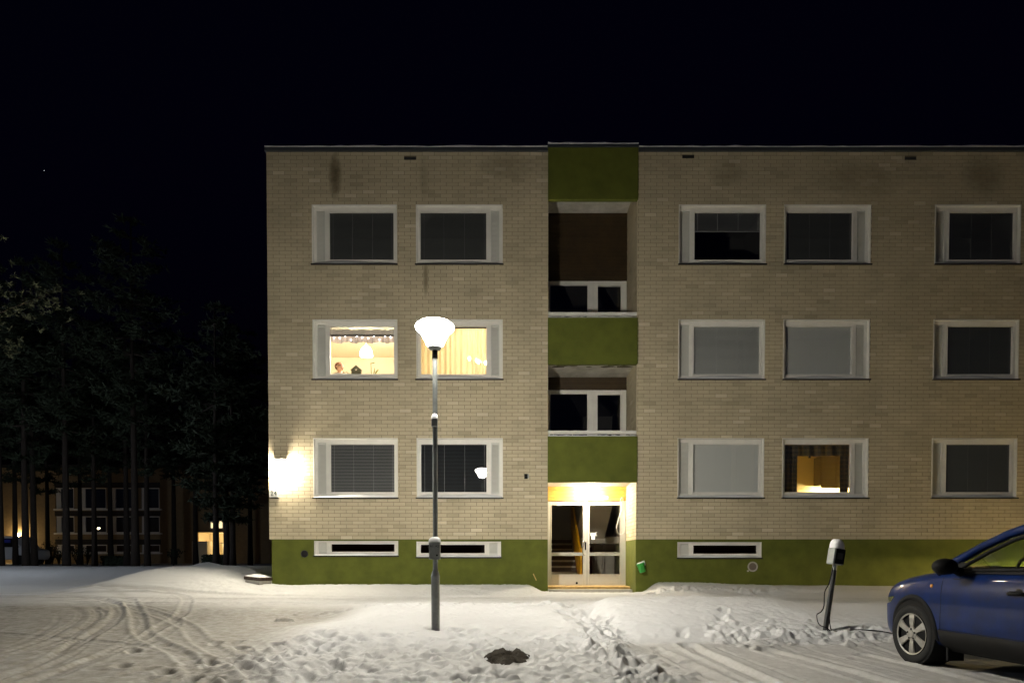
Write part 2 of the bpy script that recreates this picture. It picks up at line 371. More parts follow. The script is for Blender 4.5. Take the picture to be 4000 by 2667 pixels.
def H(x, y):
    x = np.asarray(x, float); y = np.asarray(y, float); d = y-CAM_Y
    zc = np.interp(d, [0, 6.2, 7.3, 8.1, 8.9, 9.4, 11, 12, 12.3, 12.9, 14.8, 15.5, 16.2, 17, 60], [0, .02, .10, .13, .24, .31, .40, .46, .45, .40, .44, .52, .64, .66, .8])
    zl = np.interp(d, [0, 6, 9, 12, 14.3, 15.2, 16.2, 17.2, 18, 22, 30, 72], [-.02, .02, .13, .29, .42, .50, .78, 1.01, 1.06, 1.04, .95, .95])
    zr = np.interp(d, [0, 8.8, 9.35, 9.9, 10.8, 11.8, 12.5, 13.0, 14.9, 15.4, 16.2, 17], [0, .03, .07, .26, .47, .57, .52, .42, .44, .56, .68, .7])
    zf = np.interp(d, [0, 8.4, 9.4, 10.5, 12, 13, 14.9, 15.4, 16.2], [0, .0, .16, .33, .42, .40, .42, .5, .62])
    nb = fbm(x, d, .35, 3)
    bl = sst(-1.7, -3.4, x+.13*(d-6)+nb*.8); kk = sst(11.6, 14.2, d); bl = bl*(1-kk)+sst(-5.2, -7.5, x)*kk
    zlow = np.interp(d, [0, 6, 9, 12, 15, 17, 22, 30, 72], [-.02, .02, .13, .29, .42, .47, .72, .9, .95])
    wl = sst(-8.9, -11.2, x+nb*1.6); zl = zl*(1-wl)+zlow*wl
    z = zc*(1-bl)+zl*bl
    br = sst(1.1, 1.9, x+nb*.5); z = z*(1-br)+zr*br
    bf = sst(4.2, 5.6, x); z = z*(1-bf)+zf*bf
    # door approach kept clear
    dr = sst(1.6, 1.15, np.abs(x-1.95))*sst(14.9, 15.3, d); z = z*(1-dr)+np.minimum(z, .47)*dr
    trail = sst(.5, .15, np.abs(x-1.22-.1*np.sin(d*2.1)))*sst(5.5, 6.5, d)*sst(13.1, 12.4, d)
    z = z-.09*trail*sst(8, 10, d)
    lot = np.maximum(bl*(d < 13), br*(d < 9.2))
    rough = np.clip(.25+.9*trail+.8*sst(8.9, 8.2, d)*sst(2.9, 1.9, np.abs(x+.3))*1.0+.7*np.exp(-((d-9.6)/.5)**2)*(x > 3)+.5*np.exp(-((d-15.5)/.3)**2)+.9*sst(17.5, 19, d)*sst(-9, -12, x), 0, 1.4)
    rough = rough*(1-.65*lot)
    z = z+.05*nb*(d > 6)+rough*(.055*fbm(x, d, 2.6, 4, .6))+.010*fbm(x, d, 7, 3)*(.4+rough)+.10*fbm(x, d, .16, 2)*sst(17, 22, d)
    clod = trail*sst(13, 8.5, d)*1.1+.8*np.exp(-((d-9.55)/.38)**2)*sst(2.4, 3.2, x)+.55*sst(8.8, 8.3, d)*sst(2.6, 1.6, np.abs(x+1.2))+.5*np.exp(-((d-15.45)/.22)**2)*(x > 2.8)+.8*sst(19, 21, d)*sst(-10, -12, x)
    wx = x+.12*fbm(x, d, 4, 2); wd_ = d+.12*fbm(x+31, d, 4, 2)
    z = z+clod*(.12*np.abs(fbm(wx, wd_, 4.2, 4, .6))+.06*np.abs(fbm(wx, wd_, 12, 3, .65))-.03)
    z = z+.010*fbm(x, d, 17, 2, .6)*(1-.55*lot)
    dirt_dimming = np.zeros_like(x)
    for pl, wd, dp in TRACKS:
        dp = dp*.65
        xs = [p[0] for p in pl]; ds = [p[1] for p in pl]
        mk = (x > min(xs)-.6) & (x < max(xs)+.6) & (d > min(ds)-.6) & (d < max(ds)+.6)
        if not mk.any(): continue
        xx, dd = x[mk], d[mk]; q = segdist(xx, dd, pl)/wd; br_ = .55+.9*np.clip(vn(xx*1.1+dp*900, dd*1.1)+.3, 0, 1)
        tread = .25*dp*np.sin((xx+dd)*60)*(q < 1)
        z[mk] += br_*(-dp*sst(1.15, .75, q)+.75*dp*np.exp(-((q-1.5)/.35)**2))+tread*.4
        dirt_dimming[mk] = np.maximum(dirt_dimming[mk], .40*sst(1.3, .5, q))
    for fx, fd, s in FOOT:
        mk = (np.abs(x-fx) < .35) & (np.abs(d-fd) < .4)
        if not mk.any(): continue
        a = (s-.5)*1.2; ux = (x[mk]-fx)*math.cos(a)+(d[mk]-fd)*math.sin(a); ud = -(x[mk]-fx)*math.sin(a)+(d[mk]-fd)*math.cos(a)
        q = np.hypot(ux/.07, ud/.14)*(1+.7*vn(x[mk]*13, d[mk]*13)); dp = .02+.035*s
        z[mk] += -dp*sst(1.35, .5, q)+.18*dp*np.exp(-((q-1.6)/.4)**2)
    lump = np.zeros_like(x)
    for lx, ld, r in LUMPS:
        mk = (np.abs(x-lx) < r*1.6) & (np.abs(d-ld) < r*1.6)
        if not mk.any(): continue
        q = np.hypot((x[mk]-lx)*.8, d[mk]-ld)/r*(1+1.1*vn(x[mk]*.9/r+lx*9, d[mk]*.9/r)+.5*vn(x[mk]*2.1/r, d[mk]*2.1/r))
        lump[mk] = np.maximum(lump[mk], r*.55*np.sqrt(np.clip(1-q*q, 0, 1)))
    z = z+lump
    px_, pd_, ra, rb = PATCH
    q = np.hypot((x-px_)/(ra*1.25), (d-pd_)/(rb*1.35)); z = z-.012*sst(1.15, .75, q)
    # round the lamp post and the heating post
    for gx, gd in ((-1.04, 9.27), (4.5, 9.8)):
        q = np.hypot(x-gx, d-gd); z = z-.05*np.exp(-(q/.11)**2)
    road = np.exp(-((d-13.9)/.9)**2)*.35*(np.abs(x) < 25)
    dirt_dimming = np.maximum(dirt_dimming, road); dirt_dimming = np.maximum(dirt_dimming, 1.0*bl*sst(14.5, 12.5, d)+.6*br*sst(9.6, 9.0, d)); dirt_dimming = np.maximum(dirt_dimming, .38*sst(8.9, 7.6, d)); dirt_dimming = np.maximum(dirt_dimming, .45*np.clip(rough-.5, 0, 1)*sst(17, 19, d))  # packed dirt, with lens fall-off and foreground dimming painted into the colour
    return z, dirt_dimming
def axis(dense0, dense1, step, lo, hi):
    a = list(np.arange(dense0, dense1, step)); s = step; v = a[0]
    while v > lo: s *= 1.16; v -= s; a.insert(0, v)
    s = step; v = a[-1]
    while v < hi: s *= 1.16; v += s; a.append(v)
    return np.array(a)
gx = axis(-7.6, 5.6, .023, -260, 260); gd = axis(5.3, 16.6, .023, -60, 420)
X, D = np.meshgrid(gx, gd); Z, DIRT_DIMMING = H(X.ravel(), D.ravel()+CAM_Y)
# under the houses the ground stays below their floors
inside = (X.ravel() > -5.7) & (X.ravel() < 16.3) & (D.ravel() > 16.52) & (D.ravel() < 28)
Z = np.where(inside, np.minimum(Z, .35), Z)
inside2 = (X.ravel() > .9) & (X.ravel() < 2.97) & (D.ravel() > 16.35) & (D.ravel() < 20); Z = np.where(inside2, .38, Z)
nx, nd = len(gx), len(gd)
ZG = Z.reshape(nd, nx)
def hz(x, d):
    i = min(max(int(np.searchsorted(gx, x))-1, 0), nx-2); j = min(max(int(np.searchsorted(gd, d))-1, 0), nd-2)
    u = (x-gx[i])/(gx[i+1]-gx[i]); v = (d-gd[j])/(gd[j+1]-gd[j])
    return float((ZG[j, i]*(1-u)+ZG[j, i+1]*u)*(1-v)+(ZG[j+1, i]*(1-u)+ZG[j+1, i+1]*u)*v)
co = np.stack([X.ravel(), D.ravel()+CAM_Y, Z], 1).astype(np.float32)
idx = np.arange(nx*nd).reshape(nd, nx); q = np.stack([idx[:-1, :-1], idx[:-1, 1:], idx[1:, 1:], idx[1:, :-1]], -1).reshape(-1, 4)
me = bpy.data.meshes.new('snow_ground'); me.vertices.add(len(co)); me.vertices.foreach_set('co', co.ravel())
me.loops.add(q.size); me.loops.foreach_set('vertex_index', q.ravel().astype(np.int32)); me.polygons.add(len(q))
me.polygons.foreach_set('loop_start', np.arange(0, q.size, 4, dtype=np.int32)); me.polygons.foreach_set('loop_total', np.full(len(q), 4, np.int32))
at = me.attributes.new('dirt_dimming', 'FLOAT', 'POINT'); at.data.foreach_set('value', DIRT_DIMMING.astype(np.float32))
me.update(); me.validate(); me.shade_smooth(); me.materials.append(MATS['snow'])
tag(link('snow_ground', me), kind='structure')
# bare patch of soil with flattened grass
px_, pd_, ra, rb = PATCH
pm = MB(); rows = []
for i in range(9):
    r = i/8; row = []
    for j in range(37):
        a = 2*math.pi*j/36; k = r*(1.05+.07*math.sin(3*a+1)+.05*math.sin(7*a))
        xx, dd = px_+ra*k*math.cos(a)*1.05, pd_+rb*k*math.sin(a)*1.05
        row.append((xx, dd+CAM_Y, hz(xx, dd)+.022*(1-r**6)+random.uniform(0, .004)))
    rows.append(row)
pm.grid(rows); tag(pm.build('bare_soil', 'soil'), kind='structure')
gm = MB()
for i in range(900):
    a = random.random()*6.283; r = random.random()**.5*1.08; xx, dd = px_+ra*r*math.cos(a), pd_+rb*r*math.sin(a); z0 = hz(xx, dd)+.021*(1-min(1, r)**6)
    l = random.uniform(.03, .075); b = random.random()*6.283; wv = .003
    p = Vector((xx, dd+CAM_Y, z0)); e = p+Vector((math.cos(b)*l, math.sin(b)*l, random.uniform(.004, .018))); n = Vector((-math.sin(b), math.cos(b), 0))*wv
    gm.poly([p-n, p+n, e+n*.3, e-n*.3])
tag(gm.build('dry_grass', 'dry_grass'), 'flattened brown grass on the bare soil patch in the snow', 'grass', kind='stuff')

# ------------------------------------------------------------------ apartment building
BL, BR, XL, XR = .865, 2.985, -5.84, 16.5        # entrance bay, ends of the house
ZP, ZB = 1.724, 10.92                            # top of plinth, top of brickwork
HOUSE = empty('apartment_building', (0, 0, 0), 'three-storey cream brick apartment block with green entrance bay and green plinth', 'building')
WIN = []   # x0, x1, z0, z1, vent side, kind
COLS = [(-4.77, -2.74, 'l'), (-2.29, -.22, 'r'), (3.975, 6.05, 'l'), (6.485, 8.555, 'r'), (10.075, 12.125, 'l')]
ROWS = [(8.275, 9.68), (5.55, 6.97), (2.725, 4.15)]
KINDS = {(0, 0): 'dark', (0, 1): 'dark', (0, 2): 'half', (0, 3): 'dark', (0, 4): 'dark', (1, 0): 'lit', (1, 1): 'sheer', (1, 2): 'mid', (1, 3): 'pale', (1, 4): 'dark',
         (2, 0): 'fine', (2, 1): 'bare', (2, 2): 'pale', (2, 3): 'kitchen', (2, 4): 'dark'}
for r, (z0, z1) in enumerate(ROWS):
    for c, (x0, x1, s) in enumerate(COLS): WIN.append((x0, x1, z0, z1, s, KINDS[(r, c)]))
BASE = [(-4.77, -2.745, 1.335, 1.69, 'l', 'base'), (-2.305, -.265, 1.30, 1.675, 'r', 'base'), (3.99, 6.02, 1.285, 1.66, 'l', 'base')]
VENTS = [(-2.57, -2.285, 10.73, 10.82), (4.05, 4.335, 10.77, 10.86), (9.34, 9.625, 10.73, 10.82)]

def cut(rects, h):
    out = []
    for a, b, c, d in rects:
        if h[0] >= b or h[1] <= a or h[2] >= d or h[3] <= c: out.append((a, b, c, d)); continue
        if h[0] > a: out.append((a, h[0], c, d))
        if h[1] < b: out.append((h[1], b, c, d))
        m0, m1 = max(a, h[0]), min(b, h[1])
        if h[2] > c: out.append((m0, m1, c, h[2]))
        if h[3] < d: out.append((m0, m1, h[3], d))
    return out
holes = [(a, b, c, d) for a, b, c, d, *_ in WIN]
wall = MB()
for a, b in ((XL+.012, BL-.012), (BR+.012, XR)):
    rc = [(a, b, ZP, ZB)]
    for h in holes+VENTS: rc = cut(rc, h)
    for x0, x1, z0, z1 in rc: wall.box(x0, x1, .010, .25, z0, z1)
wall.box(XL+.012, XL+.25, .25, 11.5, ZP, ZB); wall.box(XR-.25, XR, .25, 11.5, ZP, ZB); wall.box(XL+.012, XR, 11.5, 11.75, .2, ZB)
wall.box(BL-.2, BL-.012, .25, 1.60, .3, ZB); wall.box(BR+.012, BR+.2, .25, 1.60, .3, ZB)
WALL = wall.build('wall', 'mortar', HOUSE)
# bricks, running bond, joints recessed
BW, BH, J = .285, (ZB-ZP)/103, .010
singles, mass = [], MB()
rb = random.Random(5)
for sec, (a, b) in enumerate(((XL, BL), (BR, XR))):
    for k in range(103):
        z0 = ZP+k*BH; off = (.5 if k % 2 else 0)*BW; x = a-off if off else a
        if sec == 1: x -= .11
        while x < b-.005:
            x0, x1 = max(x, a), min(x+BW, b)
            if x1-x0 > .03:
                rc = [(x0+J/2 if x0 > a else a, x1-J/2 if x1 < b else b, z0+J/2, z0+BH-J/2)]
                for h in holes+VENTS: rc = cut(rc, h)
                for p in rc:
                    if p[1]-p[0] < .02 or p[3]-p[2] < .015: continue
                    f = rb.gauss(0, .0012)
                    if sec == 0 and len(singles) < 300 and k < 14 and abs(p[1]-p[0]-(BW-J)) < 1e-4: singles.append((p, f))
                    else: mass.box(p[0], p[1], f, .0105, p[2], p[3], skip=('k',))
            x += BW
# reveals of the entrance bay
for X0, X1 in ((BR, BR+.0125), (BL-.0125, BL)):
    for k in range(103):
        z0 = ZP+k*BH; y = .004-(.5 if k % 2 else 0)*BW
        while y < 1.44:
            y0, y1 = max(y, .012), min(y+BW, 1.45)
            if y1-y0 > .03: mass.box(X0, X1, y0+J/2, y1-J/2, z0+J/2, z0+BH-J/2)
            y += BW
# end wall bricks
for k in range(103):
    z0 = ZP+k*BH; y = .012-(.5 if k % 2 else 0)*BW
    while y < 11.7:
        y0, y1 = max(y, .012), min(y+BW, 11.75)
        if y1-y0 > .03: mass.box(XL, XL+.0125, y0+J/2, y1-J/2, z0+J/2, z0+BH-J/2, skip=('r',))
        y += BW
tag(mass.build('brickwork', 'cream_brick', HOUSE), kind='stuff')
bw = BW-J; bme = MB().box(-bw/2, bw/2, 0, .0105, -(BH-J)/2, (BH-J)/2, skip=('k',)).mesh('brick'); bme.materials.append(MATS['cream_brick'])
for p, f in singles: link('brick', bme, WALL, ((p[0]+p[1])/2, f, (p[2]+p[3])/2))
# plinth
pl = MB()
for a, b in ((XL+.045, BL-.001), (BR+.001, XR)):
    rc = [(a, b, .2, ZP)]
    for x0, x1, z0, z1, *_ in BASE: rc = cut(rc, (x0, x1, z0, z1))
    for x0, x1, z0, z1 in rc: pl.box(x0, x1, .03, .27, z0, z1)
pl.box(XL+.045, XL+.3, .27, 11.5, .2, ZP); pl.box(BR+.001, BR+.19, .27, 1.6, .2, ZP); pl.box(BL-.19, BL-.001, .27, 1.6, .2, ZP)
pl.build('plinth', 'green_render', HOUSE)
# roof edge
rf = MB().box(XL-.035, BL-.02, -.045, 11.8, ZB, ZB+.085).box(BR+.025, XR+.03, -.045, 11.8, ZB, ZB+.085).box(BL-.02, BR+.025, .12, 11.8, ZB-.2, ZB+.085)
ROOF = rf.build('roof', 'roof_metal', HOUSE)
sn = MB()
for a, b, z, y0 in ((XL-.03, BL-.025, ZB+.086, -.04), (BR+.03, XR, ZB+.086, -.04), (BL-.012, BR+.015, 11.066, -.062)):
    n = int((b-a)/.25); rows = []
    for y, h in ((y0-.012, 0), (y0-.018, .022), (y0+.0, .04), (y0+.08, .05), (y0+.5, .06), (y0+2, .06)):
        rows.append([(a+(b-a)*i/n, y+random.uniform(-.004, .004)*(h > 0), z+h*(1+random.uniform(-.5, .4)) if h else z) for i in range(n+1)])
    sn.grid(rows)
sn.build('roof_snow', 'snow_cap', ROOF, smooth=True)
for x0, x1, z0, z1 in VENTS:
    v = MB().box(x0, x1, .06, .09, z0, z1)
    for i in range(4): v.box(x0, x1, .02, .055, z0+.008+i*.022, z0+.014+i*.022)
    v.build('vent_grille', 'dark_grey', HOUSE)
# green parapets of the bay
for i, (z0, z1) in enumerate(((3.093, 4.185), (5.90, 7.0), (9.775, 10.995))):
    o = bevel(MB().box(BL-.008, BR+.012, -.055, .07, z0, z1).build('parapet', 'green_render', HOUSE), .008, 2, False)
    if i < 2:
        rows = [[(BL+.01+(BR-BL-.02)*j/24, y, z1+h*(1+random.uniform(-.5, .5))) for j in range(25)] for y, h in ((-.05, 0.001), (-.045, .02), (0, .032), (.06, .02), (.068, .001))]
        MB().grid(rows).build('snow_strip', 'snow_cap', o, smooth=True)
    else:
        MB().box(BL-.016, BR+.02, -.066, .12, 10.995, 11.065).build('coping', 'roof_metal', o)
# slabs, soffits, back walls of the bay
for z0, z1 in ((3.15, 3.33), (5.985, 6.16), (10.21, 10.4)):
    MB().box(BL+.001, BR-.001, .071, 1.45, z0, z1).build('soffit', 'soffit_white', HOUSE)
peel = MB()
for i in range(26):
    cx, cy, s = random.uniform(.95, 2.9), random.uniform(.1, .55), random.uniform(.03, .12)
    peel.poly([(cx+s*random.uniform(.6, 1.5)*math.cos(a)*1.6, cy+s*random.uniform(.5, 1)*math.sin(a), 5.982-.0001*i) for a in [k*.785 for k in range(8)]])
mat('peeled_plaster', (.16, .14, .10), .95, var=.4, vscale=20); peel.build('peeled_paint', 'peeled_plaster', HOUSE)
bk = MB()
for z0, z1 in ((3.335, 4.0), (3.5, 3.6)): pass
bk.box(BL-.19, BR+.19, 1.56, 1.62, 2.80, 4.18).box(BL-.19, BR+.19, 1.56, 1.62, 5.66, 6.95).box(BL-.19, BR+.19, 1.56, 1.62, 8.48, ZB)
bk.build('backing', 'dark_timber', HOUSE)
def boards(z0, z1, m, h=.094):
    n = max(1, round((z1-z0)/h)); hh = (z1-z0)/n
    me = MB().box(BL+.002, BR-.002, 1.44, 1.458, .0025, hh-.0025).box(BL+.002, BR-.002, 1.458, 1.55, .004, hh-.004).mesh('plank'); me.materials.append(MATS[m])
    for i in range(n): link('plank', me, HOUSE, (0, random.uniform(-.0015, .0015), z0+i*hh))
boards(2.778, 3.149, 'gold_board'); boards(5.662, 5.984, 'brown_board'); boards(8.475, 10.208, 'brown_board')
# landing windows behind the balconies
for z0, z1 in ((4.19, 5.66), (7.0, 8.475)):
    zb = z0-.85
    f = MB()
    for a, b, c, d in ((BL, 1.0, zb, z1), (1.965, 2.11, zb, z1), (2.11, 2.235, zb, z1), (2.83, BR, zb, z1), (1.0, 1.965, z1-.10, z1), (2.235, 2.83, z1-.125, z1), (1.0, 1.965, zb, zb+.12), (2.235, 2.83, zb, zb+.4)):
        f.box(a+.001, b-.001, 1.46, 1.55, c, d)
    wn = f.build('landing_window', 'white_paint', HOUSE); bevel(wn, .006, 1, False)
    MB().box(1.0, 1.965, 1.50, 1.506, zb+.12, z1-.10).build('pane', 'window_glass', wn)
    MB().box(2.235, 2.83, 1.50, 1.506, zb+.4, z1-.125).build('pane', 'window_glass', wn)
    MB().tube([(2.16, 1.45, z0+.16), (2.16, 1.41, z0+.16), (2.27, 1.41, z0+.15)], .010, 6).build('handle', 'chrome', wn)
    MB().room(.7, 3.15, 1.63, 5.2, zb-.2, z1+.1).build('stair_landing', 'room_dark', HOUSE)
    # handrail above the parapet
    r = MB().box(BL+.004, BR-.004, -.03, .02, z0+.055, z0+.125)
    for x in (1.0, 1.45, 1.93, 2.4, 2.85): r.box(x-.006, x+.006, -.012, .003, z0-.001, z0+.056)
    rl = r.build('balcony_rail', 'white_paint', HOUSE)
    rows = [[(BL+.01+(BR-BL-.02)*j/20, y, z0+.125+h*(1+random.uniform(-.4, .4))) for j in range(21)] for y, h in ((-.028, .0005), (-.02, .012), (0, .016), (.018, .0005))]
    MB().grid(rows).build('snow_strip', 'snow_cap', rl, smooth=True)

# ------------------------------------------------------------------ windows
def slats(x0, x1, z0, z1, tilt, y=.134, pitch=.026, wd=.026):
    m = MB(); n = int((z1-z0)/pitch); cy, cz = math.cos(tilt)*wd/2, math.sin(tilt)*wd/2
    for i in range(n):
        z = z1-(i+.5)*pitch
        m.poly([(x0, y-cy, z-cz), (x1, y-cy, z-cz), (x1, y, z+.0025), (x0, y, z+.0025)]); m.poly([(x0, y, z+.0025), (x1, y, z+.0025), (x1, y+cy, z+cz), (x0, y+cy, z+cz)])
    m.box(x0, x1, y-.014, y+.014, z0-.022, z0-.004)
    return m
def window(x0, x1, z0, z1, side, kind):
    base = kind == 'base'; F = .085          # frame plane
    gx0, gx1 = (x0+.385, x1-.085) if side == 'l' else (x0+.085, x1-.385)
    gz0, gz1 = (z0+.13, z1-.125) if not base else (z0+.085, z1-.065)
    vx0, vx1 = (x0+.085, gx0-.10) if side == 'l' else (gx1+.10, x1-.085)
    yf = 0 if not base else .03
    f = MB(); t = .022
    # lining of the opening
    f.box(x0+.001, x0+t, yf-.012, F+.06, z0, z1).box(x1-t, x1-.001, yf-.012, F+.06, z0, z1).box(x0+t, x1-t, yf-.012, F+.06, z1-t, z1-.001).box(x0+t, x1-t, yf+.05, F+.06, z0, z0+t)
    # frame members
    a, b = x0+t, x1-t
    f.box(a, b, F, F+.08, gz1+.035, z1-t).box(a, b, F, F+.08, z0+t, gz0-.035)
    e = [a, vx0, vx1, gx0-.035] if side == 'l' else [gx1+.035, vx0, vx1, b]
    f.box(e[0], e[1], F, F+.08, gz0-.035, gz1+.035).box(e[2], e[3], F, F+.08, gz0-.035, gz1+.035)
    if side == 'l': f.box(gx1+.035, b, F, F+.08, gz0-.035, gz1+.035)
    else: f.box(a, gx0-.035, F, F+.08, gz0-.035, gz1+.035)
    wn = f.build('window', 'white_paint', HOUSE)
    s = MB()   # sash proud of the frame
    for q in ((gx0-.035, gx0+.012, gz0-.035, gz1+.035), (gx1-.012, gx1+.035, gz0-.035, gz1+.035)): s.box(q[0], q[1], F-.014, F+.05, q[2], q[3])
    s.box(gx0+.012, gx1-.012, F-.014, F+.05, gz1-.012, gz1+.035).box(gx0+.012, gx1-.012, F-.014, F+.05, gz0-.035, gz0+.012)
    s.build('sash', 'white_paint', wn)
    MB().box(gx0+.012, gx1-.012, F+.02, F+.026, gz0+.012, gz1-.012).build('pane', 'window_glass', wn)
    v = MB().box(vx0, vx1, F+.03, F+.06, gz0-.035, gz1+.035)
    n = int((gz1-gz0)/.03)
    for i in range(n):
        z = gz0+.01+(gz1-gz0-.02)*i/n; v.poly([(vx0+.02, F+.029, z), (vx1-.02, F+.029, z), (vx1-.02, F+.012, z+.006), (vx0+.02, F+.012, z+.006)]); v.poly([(vx0+.02, F+.012, z+.006), (vx1-.02, F+.012, z+.006), (vx1-.02, F+.029, z+.024), (vx0+.02, F+.029, z+.024)])
    v.build('vent_panel', 'vent_louvre', wn)
    # sheet metal sill
    o = -.055 if not base else -.02
    sl = MB(); zs = z0+.022
    sl.poly([(x0-.02, o, z0-.004), (x1+.02, o, z0-.004), (x1+.02, F, zs+.03), (x0-.02, F, zs+.03)]) if False else None
    sl.grid([[(x0-.02, o, z0-.028), (x1+.02, o, z0-.028)], [(x0-.02, o, z0), (x1+.02, o, z0)], [(x0+.002, yf+.02, z0+.012), (x1-.002, yf+.02, z0+.012)], [(x0+.023, F-.002, z0+.035), (x1-.023, F-.002, z0+.035)]])
    sl.grid([[(x0-.02, o, z0-.028), (x1+.02, o, z0-.028)], [(x0-.02, o+.03, z0-.028), (x1+.02, o+.03, z0-.028)], [(x0-.02, yf, z0-.006), (x1+.02, yf, z0-.006)]])
    SL = sl.build('sill', 'sheet_metal', wn)
    rows = []; n = 26; rs = random.uniform(0, 6)
    hmax = random.uniform(.05, .085) if not base else .018
    for v_ in (0, .12, .35, .65, 1):
        row = []
        for i in range(n+1):
            u = i/n; x = x0+.026+(x1-x0-.052)*u
            prof = (math.sin(math.pi*min(1, max(0, u)))**.45)*(.75+.25*math.sin(u*7+rs)); yy = o+.012+(F-.006-o-.012)*v_
            zz = z0+.002+.035*v_+hmax*prof*(math.sin(math.pi*min(1, v_*.62+.0))**.7 if v_ > 0 else 0)+.001
            row.append((x, yy, zz))
        rows.append(row)
    MB().grid(rows).build('sill_snow', 'snow_cap', SL, smooth=True)
    bx0, bx1, bz0, bz1 = gx0-.02, gx1+.02, gz0-.02, gz1+.03
    if kind in ('dark', 'fine', 'mid', 'pale', 'half', 'bare'):
        if kind == 'half': slats(bx0, bx1, bz1-.46, bz1, R(58)).build('blind', 'blind_grey', wn)
        elif kind == 'bare': slats(bx0, bx1, bz0+.02, bz1, R(50), pitch=.033).build('blind', 'blind_black', wn)
        else: slats(bx0, bx1, bz0+.02, bz1, pitch=.035 if kind == 'fine' else .026, wd=.033 if kind == 'fine' else .026, tilt={'dark': R(60), 'fine': R(46), 'mid': R(62), 'pale': R(76)}[kind]).build('blind', {'dark': 'blind_dark', 'fine': 'blind_grey'}.get(kind, 'blind_closed'), wn)
    if not base and kind not in ('lit', 'sheer', 'kitchen'):
        cd = MB()
        for t in (.07, .36, .66, .95): cd.box(bx0+(bx1-bx0)*t-.003, bx0+(bx1-bx0)*t+.003, .116, .1172, bz1-.46 if kind == 'half' else bz0+.01, bz1)
        cd.build('blind_cords', 'cord_white' if kind in ('fine', 'bare') else {'dark': 'blind_grey'}.get(kind, 'blind_closed'), wn)
    if kind not in ('lit', 'sheer', 'kitchen'):
        MB().room(x0-.15, x1+.15, .251, 2.0 if not base else 1.4, z0-.3, z1+.15).build('room', 'room_dark', HOUSE)
    return wn
for q in WIN: 
    wn = window(*q)
    if q[5] == 'lit': tag(wn, 'lit window with raised blind and a cream room behind')
    if q[5] == 'sheer': tag(wn, 'lit window with a drawn pale yellow curtain')
    if q[5] == 'kitchen': tag(wn, 'lit window with dark checked curtains and a kitchen behind')
for q in BASE: window(*q)

# --- lit room with the person
x0, x1, z0, z1, *_ = WIN[5]
MB().room(-5.55, -2.40, .251, 3.9, 4.72, 7.22).build('room', 'room_cream', HOUSE)
# wall strips beside the opening on the inside
gz0, gz1, gx0, gx1 = z0+.13, z1-.125, x0+.385, x1-.085
slats(gx0-.02, gx1+.02, gz1-.185, gz1+.03, R(66)).build('raised_blind', 'blind_closed', HOUSE)
MB().box(gx0-.02, gx1+.02, .12, .146, gz1-.225, gz1-.19).build('blind_rail', 'dark_grey', HOUSE)
MB().box(-4.8, -2.7, .18, .48, z0+.145, z0+.18).build('inner_sill', 'white_paint', HOUSE)
ZS = z0+.181
rows = []
for k in range(6):
    rows.append([(-4.72+1.98*i/90, .40+.03*math.sin(i*1.1)+.02*math.sin(i*.37), gz1+.02-.32*k/5-(.018*math.sin(i*.35) if k == 5 else 0)) for i in range(91)])
tag(MB().grid(rows).build('curtain_valance', 'valance', smooth=True), 'short pinkish pleated valance across the top of the bright lit window', 'curtain')
p = empty('pendant_lamp', (-3.71, 1.05, 6.42), 'bright white dome pendant lamp hanging in the cream room', 'lamp')
MB().lathe([(.150, 0), (.155, .03), (.145, .09), (.118, .16), (.075, .215), (.03, .245), (.018, .25)], 28).build('lamp_shade', 'pendant_glow', p, smooth=True)
MB().tube([(0, 0, .25), (0, 0, .80)], .008, 6).build('cord', 'white_plastic', p)
fl = empty('string_lights', (0, 0, 0), 'string of small white fairy lights along the valance of the lit window', 'fairy lights')
pts = [(-4.62+1.8*i/13, .33, gz1-.26+.10*abs(math.sin(i*1.9))) for i in range(14)]
MB().tube(pts, .003, 5).build('wire', 'white_plastic', fl)
bme = MB().lathe([(0, -.011), (.009, -.006), (.011, 0), (.009, .006), (0, .011)], 8).mesh('bulb'); bme.materials.append(MATS['fairy_glow'])
for q in pts: link('bulb', bme, fl, q)
# ornaments on the sill
hs = empty('house_ornament', (-3.80, .34, ZS), 'olive wooden house lantern with a heart cut-out on the lit window sill', 'ornament')
hb = MB(); W, Hh, pk = .115, .13, .225
out = [(-W, 0), (W, 0), (W, Hh), (0, pk), (-W, Hh)]
heart = [(.034*math.sin(t)**3*1.0, .142+.030*(13*math.cos(t)-5*math.cos(2*t)-2*math.cos(3*t)-math.cos(4*t))/13) for t in [k*2*math.pi/20 for k in range(20)]]
bm = bmesh.new()
for y in (-.05, .05):
    ov = [bm.verts.new((a, y, b)) for a, b in out]; hv = [bm.verts.new((a, y, b)) for a, b in heart]
    es = [bm.edges.new((ov[i], ov[(i+1) % 5])) for i in range(5)]+[bm.edges.new((hv[i], hv[(i+1) % 20])) for i in range(20)]
    bmesh.ops.triangle_fill(bm, use_beauty=True, edges=es)
bm.verts.ensure_lookup_table(); v = bm.verts
for s0, n in ((0, 5), (5, 20)):
    for i in range(n): bm.faces.new((v[s0+i], v[s0+(i+1) % n], v[25+s0+(i+1) % n], v[25+s0+i]))
me = bpy.data.meshes.new('body'); bm.to_mesh(me); bm.free(); me.materials.append(MATS['ornament_wood']); link('body', me, hs)
rfm = MB()
for s in (-1, 1): rfm.poly([(0, -.06, pk+.002), (0, .06, pk+.002), (s*(W+.02), .06, Hh-.016), (s*(W+.02), -.06, Hh-.016)]).poly([(0, -.06, pk+.014), (0, .06, pk+.014), (s*(W+.02), .06, Hh-.004), (s*(W+.02), -.06, Hh-.004)])
